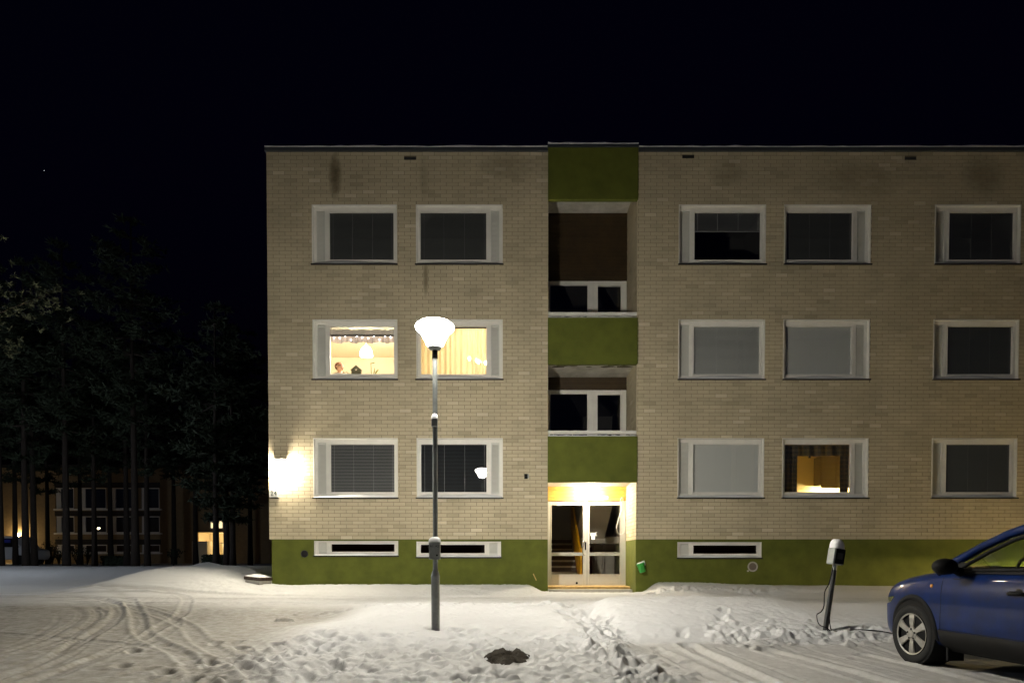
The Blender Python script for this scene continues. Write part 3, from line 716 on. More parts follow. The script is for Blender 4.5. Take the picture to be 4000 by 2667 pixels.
rfm.poly([(0, -.06, pk+.014), (W+.02, -.06, Hh-.004), (W+.02, -.06, Hh-.016), (0, -.06, pk+.002)]).poly([(0, -.06, pk+.014), (-W-.02, -.06, Hh-.004), (-W-.02, -.06, Hh-.016), (0, -.06, pk+.002)])
rfm.build('roof', 'ornament_wood', hs)
for i, (ox, sc, lb) in enumerate(((-4.535, 1.0, 'small pale house ornament beside the person, nearest the window edge'), (-4.20, .5, 'tiny pale tree-like ornament just beside the person'), (-4.115, .85, 'small pale open-framed house ornament second before the heart house'), (-4.03, .85, 'small pale round-arched house ornament next before the heart house'), (-3.975, .45, 'tiny pale cone ornament touching the heart house'))):
    o = empty('small_ornament', (ox, .32, ZS), lb, 'ornament', 'ornaments on the lit window sill')
    b = MB(); k = sc*.036
    for s in (-1, 1): b.box(s*k-.005, s*k+.005, -.012, .012, 0, k*1.9)
    b.box(-k, k, -.012, .012, 0, .008).box(-k, k, -.011, .011, k*1.0, k*1.2)
    b.build('frame', 'ornament_pale', o)
    MB().poly([(-k*1.35, -.014, k*1.8), (k*1.35, -.014, k*1.8), (0, -.014, k*3.0)]).poly([(-k*1.35, .014, k*1.8), (0, .014, k*3.0), (k*1.35, .014, k*1.8)]).poly([(-k*1.35, -.014, k*1.8), (0, -.014, k*3.0), (0, .014, k*3.0), (-k*1.35, .014, k*1.8)]).poly([(k*1.35, -.014, k*1.8), (k*1.35, .014, k*1.8), (0, .014, k*3.0), (0, -.014, k*3.0)]).build('roof', 'ornament_pale', o)
pt = empty('potted_amaryllis', (-3.42, .36, ZS), 'potted amaryllis with a bent flower stalk and two leaves on the lit sill', 'plant')
MB().lathe([(.05, 0), (.06, .02), (.062, .028), (.05, .03)], 16).build('pot', 'white_plastic', pt)
MB().tube([(-.02, 0, .02), (-.025, 0, .15), (-.03, 0, .29), (-.02, 0, .305), (.02, 0, .31), (.055, 0, .318)], [.009, .008, .008, .010, .010, .013], 7).build('stalk', 'plant_green', pt)
MB().tube([(-.032, 0, .28), (-.05, 0, .315)], [.008, .004], 6).build('bud', 'plant_green', pt)
for lx, tx, h in ((.05, .06, .20), (.09, .14, .17), (.10, .165, .16)):
    MB().tube([(lx*.6, 0, .02), (lx, 0, h*.5), (tx, 0, h)], [.008, .014, .003], 6).build('leaf', 'plant_green', pt)

# person at the window, looking down
PX, PYY, FZ = -4.33, .86, 4.66
person = empty('person', (PX, PYY, FZ), 'person with short brown hair looking down in the lit window', 'person')
def skin(name, pts, edges, m, parent, root=0, lv=2):
    me = bpy.data.meshes.new(name); me.from_pydata([p[:3] for p in pts], edges, []); me.materials.append(MATS[m])
    o = link(name, me, parent); o.modifiers.new('s', 'SKIN'); 
    for i, p in enumerate(pts):
        sv = me.skin_vertices[0].data[i]; sv.radius = (p[3], p[4] if len(p) > 4 else p[3]); sv.use_root = i == root
    sb = o.modifiers.new('u', 'SUBSURF'); sb.levels = lv; sb.render_levels = lv
    freeze(o); o.data.shade_smooth(); return o
HT = 1.52
P = [(0, 0, .82, .12, .10), (0, 0, 1.0, .115, .09), (0, -.01, 1.14, .14, .10), (0, -.015, 1.23, .12, .08), (0, -.03, 1.30, .05, .05), (0, -.055, 1.36, .062, .075), (-.01, -.07, 1.43, .075, .095), (-.01, -.06, 1.485, .05, .06)]
E_ = [(i, i+1) for i in range(7)]
for s in (-1, 1):
    b = len(P)
    P += [(s*.15, -.01, 1.2, .05), (s*.20, -.05, .99, .037), (s*.15, -.24, .93, .028), (s*.13, -.29, .925, .022)]
    E_ += [(3, b), (b, b+1), (b+1, b+2), (b+2, b+3)]
    for k in range(4):
        P += [(s*(.13+(k-1.5)*.016), -.335, .92, .0085), (s*(.13+(k-1.5)*.018), -.365+.006*abs(k-1.5), .905, .0075)]; n = len(P); E_ += [(b+3, n-2), (n-2, n-1)]
    P += [(s*.09, -.30, .925, .009), (s*.075, -.325, .915, .008)]; n = len(P); E_ += [(b+3, n-2), (n-2, n-1)]
    c = len(P); P += [(s*.085, 0, .74, .075), (s*.09, -.01, .44, .052), (s*.09, .01, .10, .036), (s*.09, -.10, .035, .03)]
    E_ += [(0, c), (c, c+1), (c+1, c+2), (c+2, c+3)]
skin('body', P, E_, 'skin', person)
PS = [(0, 0, .80, .135, .115), (0, 0, 1.0, .13, .105), (0, -.01, 1.14, .152, .112), (0, -.015, 1.245, .14, .095), (0, -.03, 1.305, .075, .07)]
ES = [(i, i+1) for i in range(4)]
for s in (-1, 1): b = len(PS); PS += [(s*.15, -.01, 1.205, .06), (s*.20, -.05, .99, .048), (s*.155, -.22, .935, .038)]; ES += [(3, b), (b, b+1), (b+1, b+2)]
skin('shirt', PS, ES, 'shirt', person)
PT = [(0, 0, .84, .13, .11)]; ET = []
for s in (-1, 1): b = len(PT); PT += [(s*.085, 0, .74, .085), (s*.09, -.01, .44, .062), (s*.09, .01, .09, .048)]; ET += [(0, b), (b, b+1), (b+1, b+2)]
skin('trousers', PT, ET, 'trousers', person)
hr = MB(); rows = []
for i in range(9):
    th = math.pi*.70*i/8; row = []
    for j in range(25):
        a = 2*math.pi*j/24; front = max(0, -math.sin(a)); lim = th*(1-.40*front**2); k = 1+.10*math.sin(5*a+i)+.06*math.sin(11*a+2*i)
        row.append((-.01+.108*k*math.sin(lim)*math.cos(a), -.05+.118*k*math.sin(lim)*math.sin(a), 1.415+.112*math.cos(lim)))
    rows.append(row)
hr.grid(rows).build('hair', 'hair', person, smooth=True)
ft = MB()
for s in (-1, 1): ft.lathe([(0, -.008), (.009, -.004), (.011, 0), (.009, .004), (0, .008)], 8, (-.01+s*.031, -.158, 1.425), 'y')
ft.build('eyes', 'eye', person)
MB().lathe([(.014, 0), (.011, .018), (.004, .04)], 8, (-.01, -.163, 1.385)).build('nose', 'skin', person, smooth=True)
MB().tube([(-.03, -.150, 1.362), (-.01, -.157, 1.358), (.01, -.150, 1.362)], .005, 6).build('mouth', 'terracotta', person)
er = MB()
for s in (-1, 1): er.lathe([(.004, -.006), (.02, 0), (.014, .008)], 10, (-.01+s*.078, -.06, 1.42), 'x')
er.build('ears', 'skin', person, smooth=True)

# --- room with the drawn curtain
x0, x1, z0, z1, *_ = WIN[6]
MB().room(-2.38, .62, .251, 3.6, 4.72, 7.22).build('room', 'room_cream', HOUSE)
rows = []
for k in range(5):
    rows.append([(x0-.02+(x1-x0+.04)*i/160, .42+.022*math.sin(i*.62+.5*math.sin(i*.11))+.012*math.sin(i*.23+k*.1), z0-.02+(z1-z0-.02)*k/4) for i in range(161)])
tag(MB().grid(rows).build('curtain', 'sheer_curtain', smooth=True), 'drawn pale yellow curtain in the lit window behind the street lamp', 'curtain')
MB().box(x0+.06, x1-.36, .15, .17, z1-.16, z1-.118).build('curtain_rail', 'dark_grey', HOUSE)
ch = empty('chandelier', (-.9, 1.7, 6.4), 'chandelier of small bright bulbs glowing through the drawn curtain', 'chandelier')
MB().tube([(0, 0, .8), (0, 0, .12)], .008, 6).build('stem', 'chrome', ch)
for i, (ax, az) in enumerate(((-.22, .08), (-.03, .03), (.02, .0), (.20, -.03))):
    MB().tube([(0, 0, .12), (ax*.6, -.05, .02), (ax, -.06, az)], .007, 6).build('arm', 'chrome', ch)
    MB().lathe([(.012, 0), (.03, .03), (.034, .05), (.022, .075), (0, .085)], 10, (ax, -.06, az)).build('bulb', 'bulb_glow', ch)

# --- kitchen
x0, x1, z0, z1, *_ = WIN[13]
MB().room(5.9, 9.55, .251, 3.4, 1.85, 4.38).build('room', 'room_warm', HOUSE)
gx0, gx1, gz0, gz1 = x0+.085, x1-.385, z0+.13, z1-.125
slats(gx0, gx1, gz0+.01, gz1, R(4), pitch=.03, wd=.016).build('blind', 'blind_open', HOUSE)
def drape(name, a, b, c, d, y, lb):
    n = 40; rows = [[(a+(b-a)*i/n, y+.025*math.sin(i*1.0)+.01*math.sin(i*.4), d+(c-d)*k/4) for i in range(n+1)] for k in range(5)]
    return tag(MB().grid(rows).build(name, 'plaid', smooth=True), lb, 'curtain')
m = bpy.data.materials.new('plaid'); m.use_nodes = True; t = m.node_tree; MATS['plaid'] = m
g = t.nodes.new('ShaderNodeNewGeometry'); sp = t.nodes.new('ShaderNodeSeparateXYZ'); t.links.new(g.outputs['Position'], sp.inputs[0])
acc = None
for ax in (0, 2):
    a = t.nodes.new('ShaderNodeMath'); a.operation = 'MULTIPLY'; a.inputs[1].default_value = 55; t.links.new(sp.outputs[ax], a.inputs[0])
    b = t.nodes.new('ShaderNodeMath'); b.operation = 'SINE'; t.links.new(a.outputs[0], b.inputs[0])
    c = t.nodes.new('ShaderNodeMath'); c.operation = 'GREATER_THAN'; c.inputs[1].default_value = .3; t.links.new(b.outputs[0], c.inputs[0])
    if acc is None: acc = c
    else:
        e = t.nodes.new('ShaderNodeMath'); e.operation = 'ADD'; t.links.new(acc.outputs[0], e.inputs[0]); t.links.new(c.outputs[0], e.inputs[1]); acc = e
mr = t.nodes.new('ShaderNodeMapRange'); mr.inputs[2].default_value = 2; t.links.new(acc.outputs[0], mr.inputs[0])
mx = t.nodes.new('ShaderNodeMix'); mx.data_type = 'RGBA'; mx.inputs[6].default_value = (.02, .022, .012, 1); mx.inputs[7].default_value = (.11, .085, .035, 1); t.links.new(mr.outputs[0], mx.inputs[0])
tl = t.nodes.new('ShaderNodeBsdfTranslucent'); ms = t.nodes.new('ShaderNodeMixShader'); ms.inputs[0].default_value = .25
t.links.new(mx.outputs[2], t.nodes['Principled BSDF'].inputs['Base Color']); t.links.new(mx.outputs[2], tl.inputs[0])
t.links.new(t.nodes['Principled BSDF'].outputs[0], ms.inputs[1]); t.links.new(tl.outputs[0], ms.inputs[2]); t.links.new(ms.outputs[0], t.nodes['Material Output'].inputs[0])
drape('curtain', gx0-.05, gx0+.43, z0+.02, gz1+.02, .34, 'wide dark checked curtain hanging beside the lit kitchen')
drape('curtain', gx1-.13, gx1+.08, z0+.02, gz1+.02, .34, 'narrow dark checked curtain strip next to the kitchen cabinets')
drape('curtain_valance', gx0-.06, gx1+.08, gz1-.26, gz1+.03, .30, 'dark checked valance across the top of the kitchen window')
kc = empty('wall_cabinet', (9.02, 2.9, 3.35), 'brown kitchen wall cabinet above a glowing work light', 'cabinet')
MB().box(-.32, .48, -.05, .4, 0, .8).build('body', 'cabinet', kc)
for i in range(2): MB().box(-.31+i*.40, .08+i*.40, -.07, -.051, .01, .79).build('door', 'cabinet', kc)
MB().box(-.32, .48, -.07, -.05, -.09, -.001).build('light_lip', 'cabinet', kc)
wl = empty('work_light', (9.1, 3.02, 3.30), 'bright warm strip light below the kitchen wall cabinet', 'lamp')
MB().box(-.25, .3, 0, .08, 0, .02).build('tube', 'kitchen_glow', wl); MB().box(-.28, .33, -.01, .1, .021, .04).build('housing', 'white_plastic', wl)
MB().box(7.62, 7.70, 3.2, 3.38, 1.9, 3.95).box(7.95, 8.03, 3.2, 3.38, 1.9, 3.95).box(7.70, 7.95, 3.2, 3.38, 3.87, 3.95).build('door_frame', 'cabinet', HOUSE)
st = empty('window_star', (7.28, .3, 3.72), 'small dark hanging ornament in the kitchen window', 'ornament')
MB().poly([(-.03, 0, 0), (.03, 0, 0), (.02, 0, .05), (-.02, 0, .05)]).poly([(-.03, .02, 0), (-.02, .02, .05), (.02, .02, .05), (.03, .02, 0)]).build('body', 'ink_dark', st); MB().tube([(0, .01, .05), (0, .01, .3)], .002, 4).build('thread', 'ink_dark', st)

# ------------------------------------------------------------------ entrance
door = MB(); Y0, Y1 = 1.462, 1.53
XS = [(BL, 1.035), (1.862, 2.03), (2.83, BR)]
for a, b in XS: door.box(a+.001, b-.001, Y0, Y1, .57, 2.777)
for a, b in ((1.035, 1.862), (2.03, 2.83)):
    door.box(a-.001, b+.001, Y0+.004, Y1-.004, 2.665, 2.777).box(a-.001, b+.001, Y0+.004, Y1-.004, 1.35, 1.43).box(a-.001, b+.001, Y0+.004, Y1-.004, .57, .86)
DOOR = door.build('entrance_door', 'alu', HOUSE); bevel(DOOR, .006, 1, False)
for a, b in ((1.035, 1.862), (2.03, 2.83)):
    for c, d in ((1.43, 2.665), (.86, 1.35)):
        MB().box(a, b, 1.495, 1.501, c, d).build('pane', 'window_glass', DOOR)
        g_ = MB()
        for q in ((a-.012, b+.012, d-.001, d+.012), (a-.012, b+.012, c-.012, c+.001)): g_.box(q[0], q[1], Y0-.008, Y0+.0035, q[2], q[3])
        for q in ((a-.012, a+.001, c+.001, d-.001), (b-.001, b+.012, c+.001, d-.001)): g_.box(q[0], q[1], Y0-.008, Y0+.0035, q[2], q[3])
        g_.build('glazing_bead', 'alu', DOOR)
MB().tube([(1.90, Y0, 1.72), (1.87, Y0-.05, 1.72), (1.85, Y0-.07, 1.69), (1.85, Y0-.07, 1.40), (1.87, Y0-.05, 1.36), (1.91, Y0, 1.36)], .014, 8).build('handle', 'chrome', DOOR, smooth=True)
MB().box(1.905, 1.945, Y0-.012, Y0, 1.50, 1.70).build('lock_plate', 'chrome', DOOR)
MB().lathe([(.02, -.025), (.028, -.01), (.03, 0)], 12, (1.70, Y0, .63), 'y').build('door_stop', 'black_plastic', DOOR)
MB().box(1.965, 1.972, Y0-.003, Y0+.002, .58, 2.76).build('leaf_gap', 'dark_grey', DOOR)
MB().box(1.2, 1.26, Y0-.01, Y0+.0, 2.655, 2.67).build('contact_plate', 'white_plastic', DOOR)
bevel(MB().box(BL+.02, BR-.003, .75, 1.462, .50, .568).build('threshold', 'wood_sill', HOUSE), .01, 1, False)
MB().box(BL+.03, BR-.01, .40, .75, .38, .50).build('entrance_step', 'concrete', HOUSE)
# stairwell seen through the door
sw = MB().room(.70, 3.4, 1.64, 6.2, .555, 3.05); mat('stairwell_paint', (.55, .52, .45), .9); sw.build('stairwell', 'stairwell_paint', HOUSE)
mat('stair_wall', (.55, .51, .42), .9); 
for i in range(8):
    s = MB().box(.72, 1.84, 2.7+i*.27, 2.7+i*.27+.31, .555+i*.17+.115, .555+i*.17+.17); s.build('stair_tread', 'concrete', HOUSE)
    MB().box(.72, 1.84, 2.74+i*.27, 2.76+i*.27, .556+i*.17-.05, .555+i*.17+.115).build('stair_riser', 'step_dark', HOUSE)
yb = MB()
for (ya, za, yb_, zb_, h) in ((2.25, .56, 2.5, .56, 1.0), (2.5, .56, 5.2, 2.2, 1.0)):
    yb.poly([(1.86, ya, za), (1.86, yb_, zb_), (1.86, yb_, zb_+h), (1.86, ya, za+h)]).poly([(1.92, ya, za), (1.92, ya, za+h), (1.92, yb_, zb_+h), (1.92, yb_, zb_)]).poly([(1.86, ya, za+h), (1.86, yb_, zb_+h), (1.92, yb_, zb_+h), (1.92, ya, za+h)])
yb.poly([(1.86, 2.25, .56), (1.92, 2.25, .56), (1.92, 2.25, 1.56), (1.86, 2.25, 1.56)])
yb.build('stair_balustrade', 'yellow_steel', HOUSE)
MB().box(1.93, 3.38, 4.6, 6.1, 1.75, 1.95).box(1.93, 3.38, 6.0, 6.18, .56, 1.75).build('stair_landing', 'stair_wall', HOUSE)
up = MB(); up.poly([(2.0, 4.6, 1.9), (2.85, 4.6, 1.9), (2.85, 2.5, 3.04), (2.0, 2.5, 3.04)]).poly([(2.0, 4.6, 2.05), (2.0, 2.6, 3.04), (2.85, 2.6, 3.04), (2.85, 4.6, 2.05)]); up.build('stair_flight', 'stair_wall', HOUSE)
MB().box(2.02, 2.62, 5.86, 5.9, .56, 1.66).build('cellar_door', 'red_door', HOUSE)
MB().box(2.66, 2.74, 5.80, 5.9, .56, 1.7).box(2.95, 3.0, 5.8, 5.9, .56, 1.7).build('cellar_door_frame', 'stair_wall', HOUSE)
MB().box(2.90, 2.97, 2.0, 2.03, 1.6, 2.1).build('fire_notice', 'red_door', HOUSE)
# entrance lamp, sign, cable, notice
dl = empty('ceiling_lamp', (1.99, 1.14, 3.149), 'glaring round lamp on the ceiling above the entrance door', 'lamp')
MB().lathe([(.13, 0), (.13, -.02)], 24).build('base', 'white_plastic', dl)
MB().lathe([(.12, -.0205), (.125, -.05), (.105, -.09), (.06, -.115), (0, -.12)], 24).build('globe', 'door_glow', dl, smooth=True)
sg = empty('apartment_sign', (2.24, 1.434, 2.855), 'white strip sign with blue lettering on the boards above the door', 'sign')
MB().box(-.27, .27, 0, .005, -.042, .042).build('plate', 'white_plastic', sg)
text('lettering', 'IP - 9P - 9D', .062, (0, -.001, 0), 'ink_blue', sg)
cb = MB(); cb.tube(smooth3 := [(2.90, 1.43, 2.84), (2.86, 1.42, 2.86), (2.83, 1.41, 2.80), (2.85, 1.40, 2.72), (2.86, 1.39, 2.55), (2.78, 1.38, 2.30), (2.72, 1.37, 2.08), (2.75, 1.37, 1.94), (2.84, 1.37, 1.89), (2.93, 1.38, 1.96), (2.955, 1.39, 2.15), (2.93, 1.40, 2.35), (2.92, 1.42, 2.6), (2.90, 1.43, 2.84)], .008, 6)
tag(cb.build('cable', 'white_plastic', smooth=True), 'white cable hanging in a loop beside the entrance door', 'cable')
pn = empty('paper_notice', (2.13, 1.490, 1.93), 'two small white paper notices taped to the door glass', 'notice')
MB().box(-.072, .072, 0, .002, -.055, .015).build('upper_sheet', 'paper', pn); MB().box(-.045, .045, -.001, .001, -.16, -.056).build('lower_sheet', 'paper', pn)
tp = MB()
for sx in (-1, 1):
    for zz in (.02, -.06): tp.box(sx*.085-.022, sx*.085+.022, -.0015, -.0005, zz-.008, zz+.008)
tp.build('tape', 'white_plastic', pn)

# ------------------------------------------------------------------ things on the facade
lp = empty('wall_lamp', (-5.555, 0, 3.43), 'glaring box-shaped wall lamp near the corner of the brick wall', 'lamp')
bevel(MB().box(-.14, .14, -.15, 0, .19, .215).build('hood', 'white_plastic', lp), .008, 2, False); MB().box(-.13, .13, -.02, 0, -.16, .19).build('back_plate', 'white_plastic', lp)
bevel(MB().box(-.128, .128, -.14, -.021, -.15, .188).build('diffuser', 'wall_glow', lp), .03, 3)
mat('number_plate', (.42, .42, .40), .4)
nm = empty('house_number', (-5.718, 0, 2.82), 'white house number plate reading 24 below the wall lamp', 'sign')
bevel(MB().box(-.105, .105, -.03, 0, -.088, .088).build('plate', 'number_plate', nm), .004, 1, False)
MB().box(-.105, .105, -.034, .0, -.106, -.0885).build('lower_edge', 'black_plastic', nm)
text('digits', '24', .155, (0, -.0315, .005), 'ink_dark', nm, ext=.002)
bx = empty('sensor_box', (.345, 0, 3.235), 'small dark box fixed to the brick wall left of the entrance', 'box')
bevel(MB().box(-.05, .03, -.06, 0, -.06, .055).build('housing', 'black_plastic', bx), .006, 1, False); MB().box(.031, .06, -.03, 0, -.04, .05).build('bracket', 'galv', bx)
v1 = empty('slatted_vent', (-5.007, .03, 1.378), 'round dark slatted vent in the green plinth near the corner', 'vent')
MB().lathe([(.088, 0), (.088, -.02), (.078, -.022), (.078, -.004)], 24, axis='y').build('rim', 'dark_grey', v1)
for i in range(5): MB().box(-.07+.01*abs(i-2), .07-.01*abs(i-2), -.018, -.005, -.06+i*.028, -.046+i*.028).build('slat', 'black_plastic', v1)
v2 = empty('disc_vent', (5.807, .03, 1.07), 'round pale vent cover in the green plinth below the basement window', 'vent')
MB().lathe([(.122, 0), (.122, -.02), (.105, -.024), (.1, -.010)], 28, axis='y').build('rim', 'concrete', v2)
mat('vent_grey', (.16, .13, .11), .8); MB().lathe([(.1, -.0095), (.0, -.014)], 28, axis='y').build('cover', 'vent_grey', v2); MB().box(-.135, -.09, -.012, 0, -.125, -.085).build('latch', 'concrete', v2)
bn = empty('ash_bucket', (3.10, -.10, 1.05), 'small green bucket hanging tilted on the plinth beside the door', 'bucket'); bn.rotation_euler = (R(-6), R(-14), 0)
MB().lathe([(.068, -.12), (.075, -.10), (.088, .06), (.098, .062), (.098, .1), (.09, .1), (.08, -.08), (0, -.09)], 24).build('body', 'green_plastic', bn, smooth=True)
MB().lathe([(.09, .098), (.085, .115), (.05, .128), (0, .13)], 20).build('snow', 'snow_cap', bn, smooth=True)
MB().box(.06, .12, .05, .10, .085, .15).box(.10, .12, .05, .10, .03, .09).build('bracket', 'white_plastic', bn)
pk_ = tag(MB().box(-.012, .012, -.008, 0, -.09, .09).build('scuff', 'wood_sill', HOUSE, loc=(.55, .029, .82))); pk_.rotation_euler = (0, R(-25), 0)
# unseen hooded light, added to cast the low warm pool on the plinth
hl = empty('added_plinth_light', (13.5, -1.5, hz(13.5, 14.95)), 'unseen hooded light added to warm the green plinth beyond the parked car', 'lamp')
MB().lathe([(.04, -.2), (.04, .70)], 14).build('post', 'galv', hl); MB().lathe([(.07, .718), (.07, .735)], 16).build('diffuser', 'added_plinth_glow', hl)
MB().lathe([(.42, .7365), (.42, .75), (.05, .82), (0, .825)], 28).build('hood', 'galv', hl)
# step slab at the corner
cs = empty('corner_slab', (-6.14, -.12, hz(-6.14, 16.33)+.03), 'dark timber slab with snow on top at the corner of the house', 'slab'); cs.rotation_euler = (0, R(4), R(-24)); cs.scale = (.55, .7, .8)
for i in range(2): bevel(MB().box(-.40, .52, -.22+i*.3, .07+i*.3, .05, .15).build('board', 'dark_timber', cs), .01, 1, False)
MB().box(-.33, .48, -.2, .35, -.12, .05).build('base', 'concrete', cs)
rows = [[(-.38+.88*i/16, -.2+.54*v, .151+(.07*math.sin(math.pi*v)**.5*math.sin(math.pi*i/16)**.5)*(1+.2*math.sin(i*1.7))) for i in range(17)] for v in (0, .15, .4, .7, 1)]
MB().grid(rows).build('snow', 'snow_cap', cs, smooth=True)

# ------------------------------------------------------------------ street lamps
def street_lamp(x, d, label, glow, height=4.48, boxes=True):
    z = hz(x, d)-.04; t = empty('street_lamp', (x, d+CAM_Y, z), label, 'street lamp', 'street lamps'); h = height
    MB().lathe([(.058, -.3), (.058, .78), (.060, .785), (.060, .80), (.057, .805), (.048, .84), (.036, .87)], 24).build('base_sleeve', 'galv', t, smooth=False)
    MB().lathe([(.034, .865), (.033, h-.75)], 20).build('post', 'galv', t)
    top = h-.75
    MB().lathe([(.037, top-.01), (.037, top+.10), (.03, top+.105)], 20).build('collar', 'black_plastic', t)
    MB().lathe([(.03, top+.102), (.075, top+.115), (.09, top+.14), (.088, top+.165), (.07, top+.17)], 28).build('holder', 'galv', t, smooth=True)
    # translucent cone with a lens-shaped dome on top, lamp tube inside
    MB().lathe([(.034, top+.19), (.036, top+.20), (.036, top+.36), (.02, top+.37)], 16).build('bulb', glow+'_bulb', t)
    MB().lathe([(.045, top+.40), (.10, top+.345), (.185, top+.3505)], 32, cap=False).build('added_glow_ring', glow+'_added_glow', t)  # hidden glowing ring, added to throw light down around the post
    MB().lathe([(.112, top+.172), (.13, top+.215), (.192, top+.335), (.20, top+.352)], 40, cap=False).build('diffuser', glow+'_shade', t, smooth=True)
    MB().lathe([(.205, top+.353), (.240, top+.372), (.258, top+.395), (.263, top+.415), (.255, top+.435), (.205, top+.475), (.12, top+.502), (0, top+.512)], 40, cap=False).build('dome', glow+'_dome', t, smooth=True)
    if boxes:
        b = bevel(MB().box(-.075, .075, -.115, -.032, 1.02, 1.25).build('outlet_box', 'galv', t), .006, 2, False)
        MB().box(-.072, .072, -.118, -.1155, 1.09, 1.245).build('lid', 'galv', b)
        text('lettering', 'A1  A2', .042, (0, -.1185, 1.195), 'ink_dark', b, ext=.0012)
        MB().lathe([(.012, -.012), (.012, 0)], 10, (.035, -.1155, 1.075), 'y').build('lock', 'black_plastic', b)
        cap(b, 0, -.072, 1.25, .082, .055, .07)
        u = bevel(MB().box(-.04, .04, -.09, -.028, h-1.68, h-1.58).build('control_box', 'galv', t), .006, 2, False)
        cap(u, 0, -.058, h-1.58, .046, .038, .065)
    return t
def cap(parent, cx, cy, cz, rx, ry, hh, lean=0):
    rows = []
    for i in range(9):
        th = math.pi/2*i/8; r = math.cos(th)**.55 if i < 8 else 0
        rows.append([(cx+rx*r*math.copysign(abs(math.cos(a))**.6, math.cos(a))+lean*math.sin(th), cy+ry*r*math.copysign(abs(math.sin(a))**.6, math.sin(a)), cz+hh*math.sin(th)**.9*(1+.06*math.sin(3*a))) for a in [2*math.pi*k/28 for k in range(29)]])
    return MB().grid(rows).build('snow_cap', 'snow_cap', parent, smooth=True)
street_lamp(-1.04, 9.27, 'tall lit street lamp with labelled A1 A2 outlet box standing in the snow', 'lamp')
street_lamp(-24, 19.5, 'unseen cool white street lamp assumed at the far edge of the parking lot', 'cool', 4.8, False)  # out of view, assumed source of the bluish light on the left snow
street_lamp(-54, 55, 'unseen street lamp added to light the wall of the far block', 'yard', 5.0, False)  # out of view, added to light the far wall evenly

# ------------------------------------------------------------------ heating post for cars
hp = empty('heating_post', (4.5, 9.8+CAM_Y, hz(4.5, 9.8)-.02), 'leaning car heating post with snow-capped outlet box beside the blue car', 'post')
hp.rotation_euler = (R(2), R(7.2), R(8))
MB().lathe([(.036, -.3), (.036, .92), (.030, .925)], 18).build('post', 'black_plastic' if False else 'post_paint' if 'post_paint' in MATS else 'dark_grey', hp)
MB().lathe([(.032, .92), (.032, 1.01)], 18).build('neck', 'galv', hp)
ob = bevel(MB().box(-.092, .075, -.08, .08, 1.0, 1.235).build('outlet_box', 'galv', hp), .012, 2, False)
MB().box(-.066, .0735, -.088, -.0805, 1.015, 1.225).build('lid', 'black_plastic', ob)
mat('wear_grey', (.05, .048, .046), .6); MB().box(-.04, .045, -.0895, -.0885, 1.08, 1.17).build('plate', 'wear_grey', ob)
cap(ob, -.009, 0, 1.235, .09, .085, .125, -.01)
def wire(pts, r=.006, n=10):
    out = []
    for i in range(len(pts)-1):
        p0, p1, p2, p3 = [Vector(pts[min(max(i+k, 0), len(pts)-1)]) for k in (-1, 0, 1, 2)]
        for k in range(n):
            t = k/n; out.append(.5*((2*p1)+(-p0+p2)*t+(2*p0-5*p1+4*p2-p3)*t*t+(-p0+3*p1-3*p2+p3)*t**3))
    return out+[Vector(pts[-1])]
zg = lambda x, d, h=.012: (x, d+CAM_Y, hz(x, d)+h)
hx, hd, hzv = 4.5, 9.8, hz(4.5, 9.8)
kw = MB(); kw.tube(wire([(4.60, hd+CAM_Y-.05, hzv+1.0), (4.53, hd+CAM_Y-.06, hzv+.72), (4.47, hd+CAM_Y-.05, hzv+.58), (4.46, hd+CAM_Y-.05, hzv+.38), (4.42, hd+CAM_Y-.05, hzv+.30), (4.36, hd+CAM_Y-.05, hzv+.25), (4.39, hd+CAM_Y-.06, hzv+.12), (4.50, hd+CAM_Y-.06, hzv+.07), (4.56, hd+CAM_Y-.07, hzv+.02), zg(4.64, 9.72), zg(4.85, 9.70), zg(5.05, 9.62), zg(5.25, 9.55), zg(5.4, 9.2), zg(5.5, 8.9)]), .008, 6)
kw.tube(wire([(4.53, hd+CAM_Y-.06, hzv+.30), (4.54, hd+CAM_Y-.07, hzv+.12), (4.57, hd+CAM_Y-.07, hzv+.03), zg(4.66, 9.71)]), .008, 6)
tag(kw.build('heater_cable', 'black_plastic', smooth=True), 'black heater cable looping down the leaning post and across the snow', 'cable')

# ------------------------------------------------------------------ blue car
CAR = empty('parked_car', (5.39, -7.72, .0), 'blue compact SUV with black wheel-arch cladding parked nose towards the house', 'car')
CAR.rotation_euler = (0, 0, R(4)); CAR.location.z = hz(4.6, 7.75)-.005
ST = [  # s, half width, z bottom, z top edge, z top centre
    (0.00, .42, .34, .60, .66), (.05, .60, .28, .72, .80), (.16, .735, .24, .83, .915), (.34, .815, .22, .905, .985), (.60, .860, .21, .965, 1.035), (.90, .880, .21, 1.01, 1.075),
    (1.20, .888, .21, 1.045, 1.10), (1.50, .890, .21, 1.055, 1.075), (2.2, .890, .21, 1.06, 1.07), (3.0, .890, .21, 1.07, 1.08), (3.6, .880, .22, 1.09, 1.10), (4.0, .850, .25, 1.09, 1.10), (4.22, .80, .28, 1.04, 1.06), (4.31, .66, .34, .90, .92)]
rows = []
for s, wv, zb, ze, zt in ST:
    h = [(0, zb), (wv*.55, zb), (wv*.90, zb+.01), (wv*.985, zb+.13), (wv*.995, zb+.26), (wv, .62 if zb < .3 else (zb+ze)/2), (wv*.99, zb+(ze-zb)*.78), (wv*.955, ze-.045), (wv*.90, ze-.004), (wv*.78, ze+.012+.25*(zt-ze)), (wv*.40, zt-.01*(zt-ze)), (0, zt)]
    rows.append([(x, -s, z) for x, z in h]+[(-x, -s, z) for x, z in h[-2:0:-1]])
bd = MB(); n = len(rows[0])
for r in rows: bd.v += r
for i in range(len(rows)-1):
    for j in range(n): a, b = i*n+j, i*n+(j+1) % n; bd.f.append((a, b, b+n, a+n))
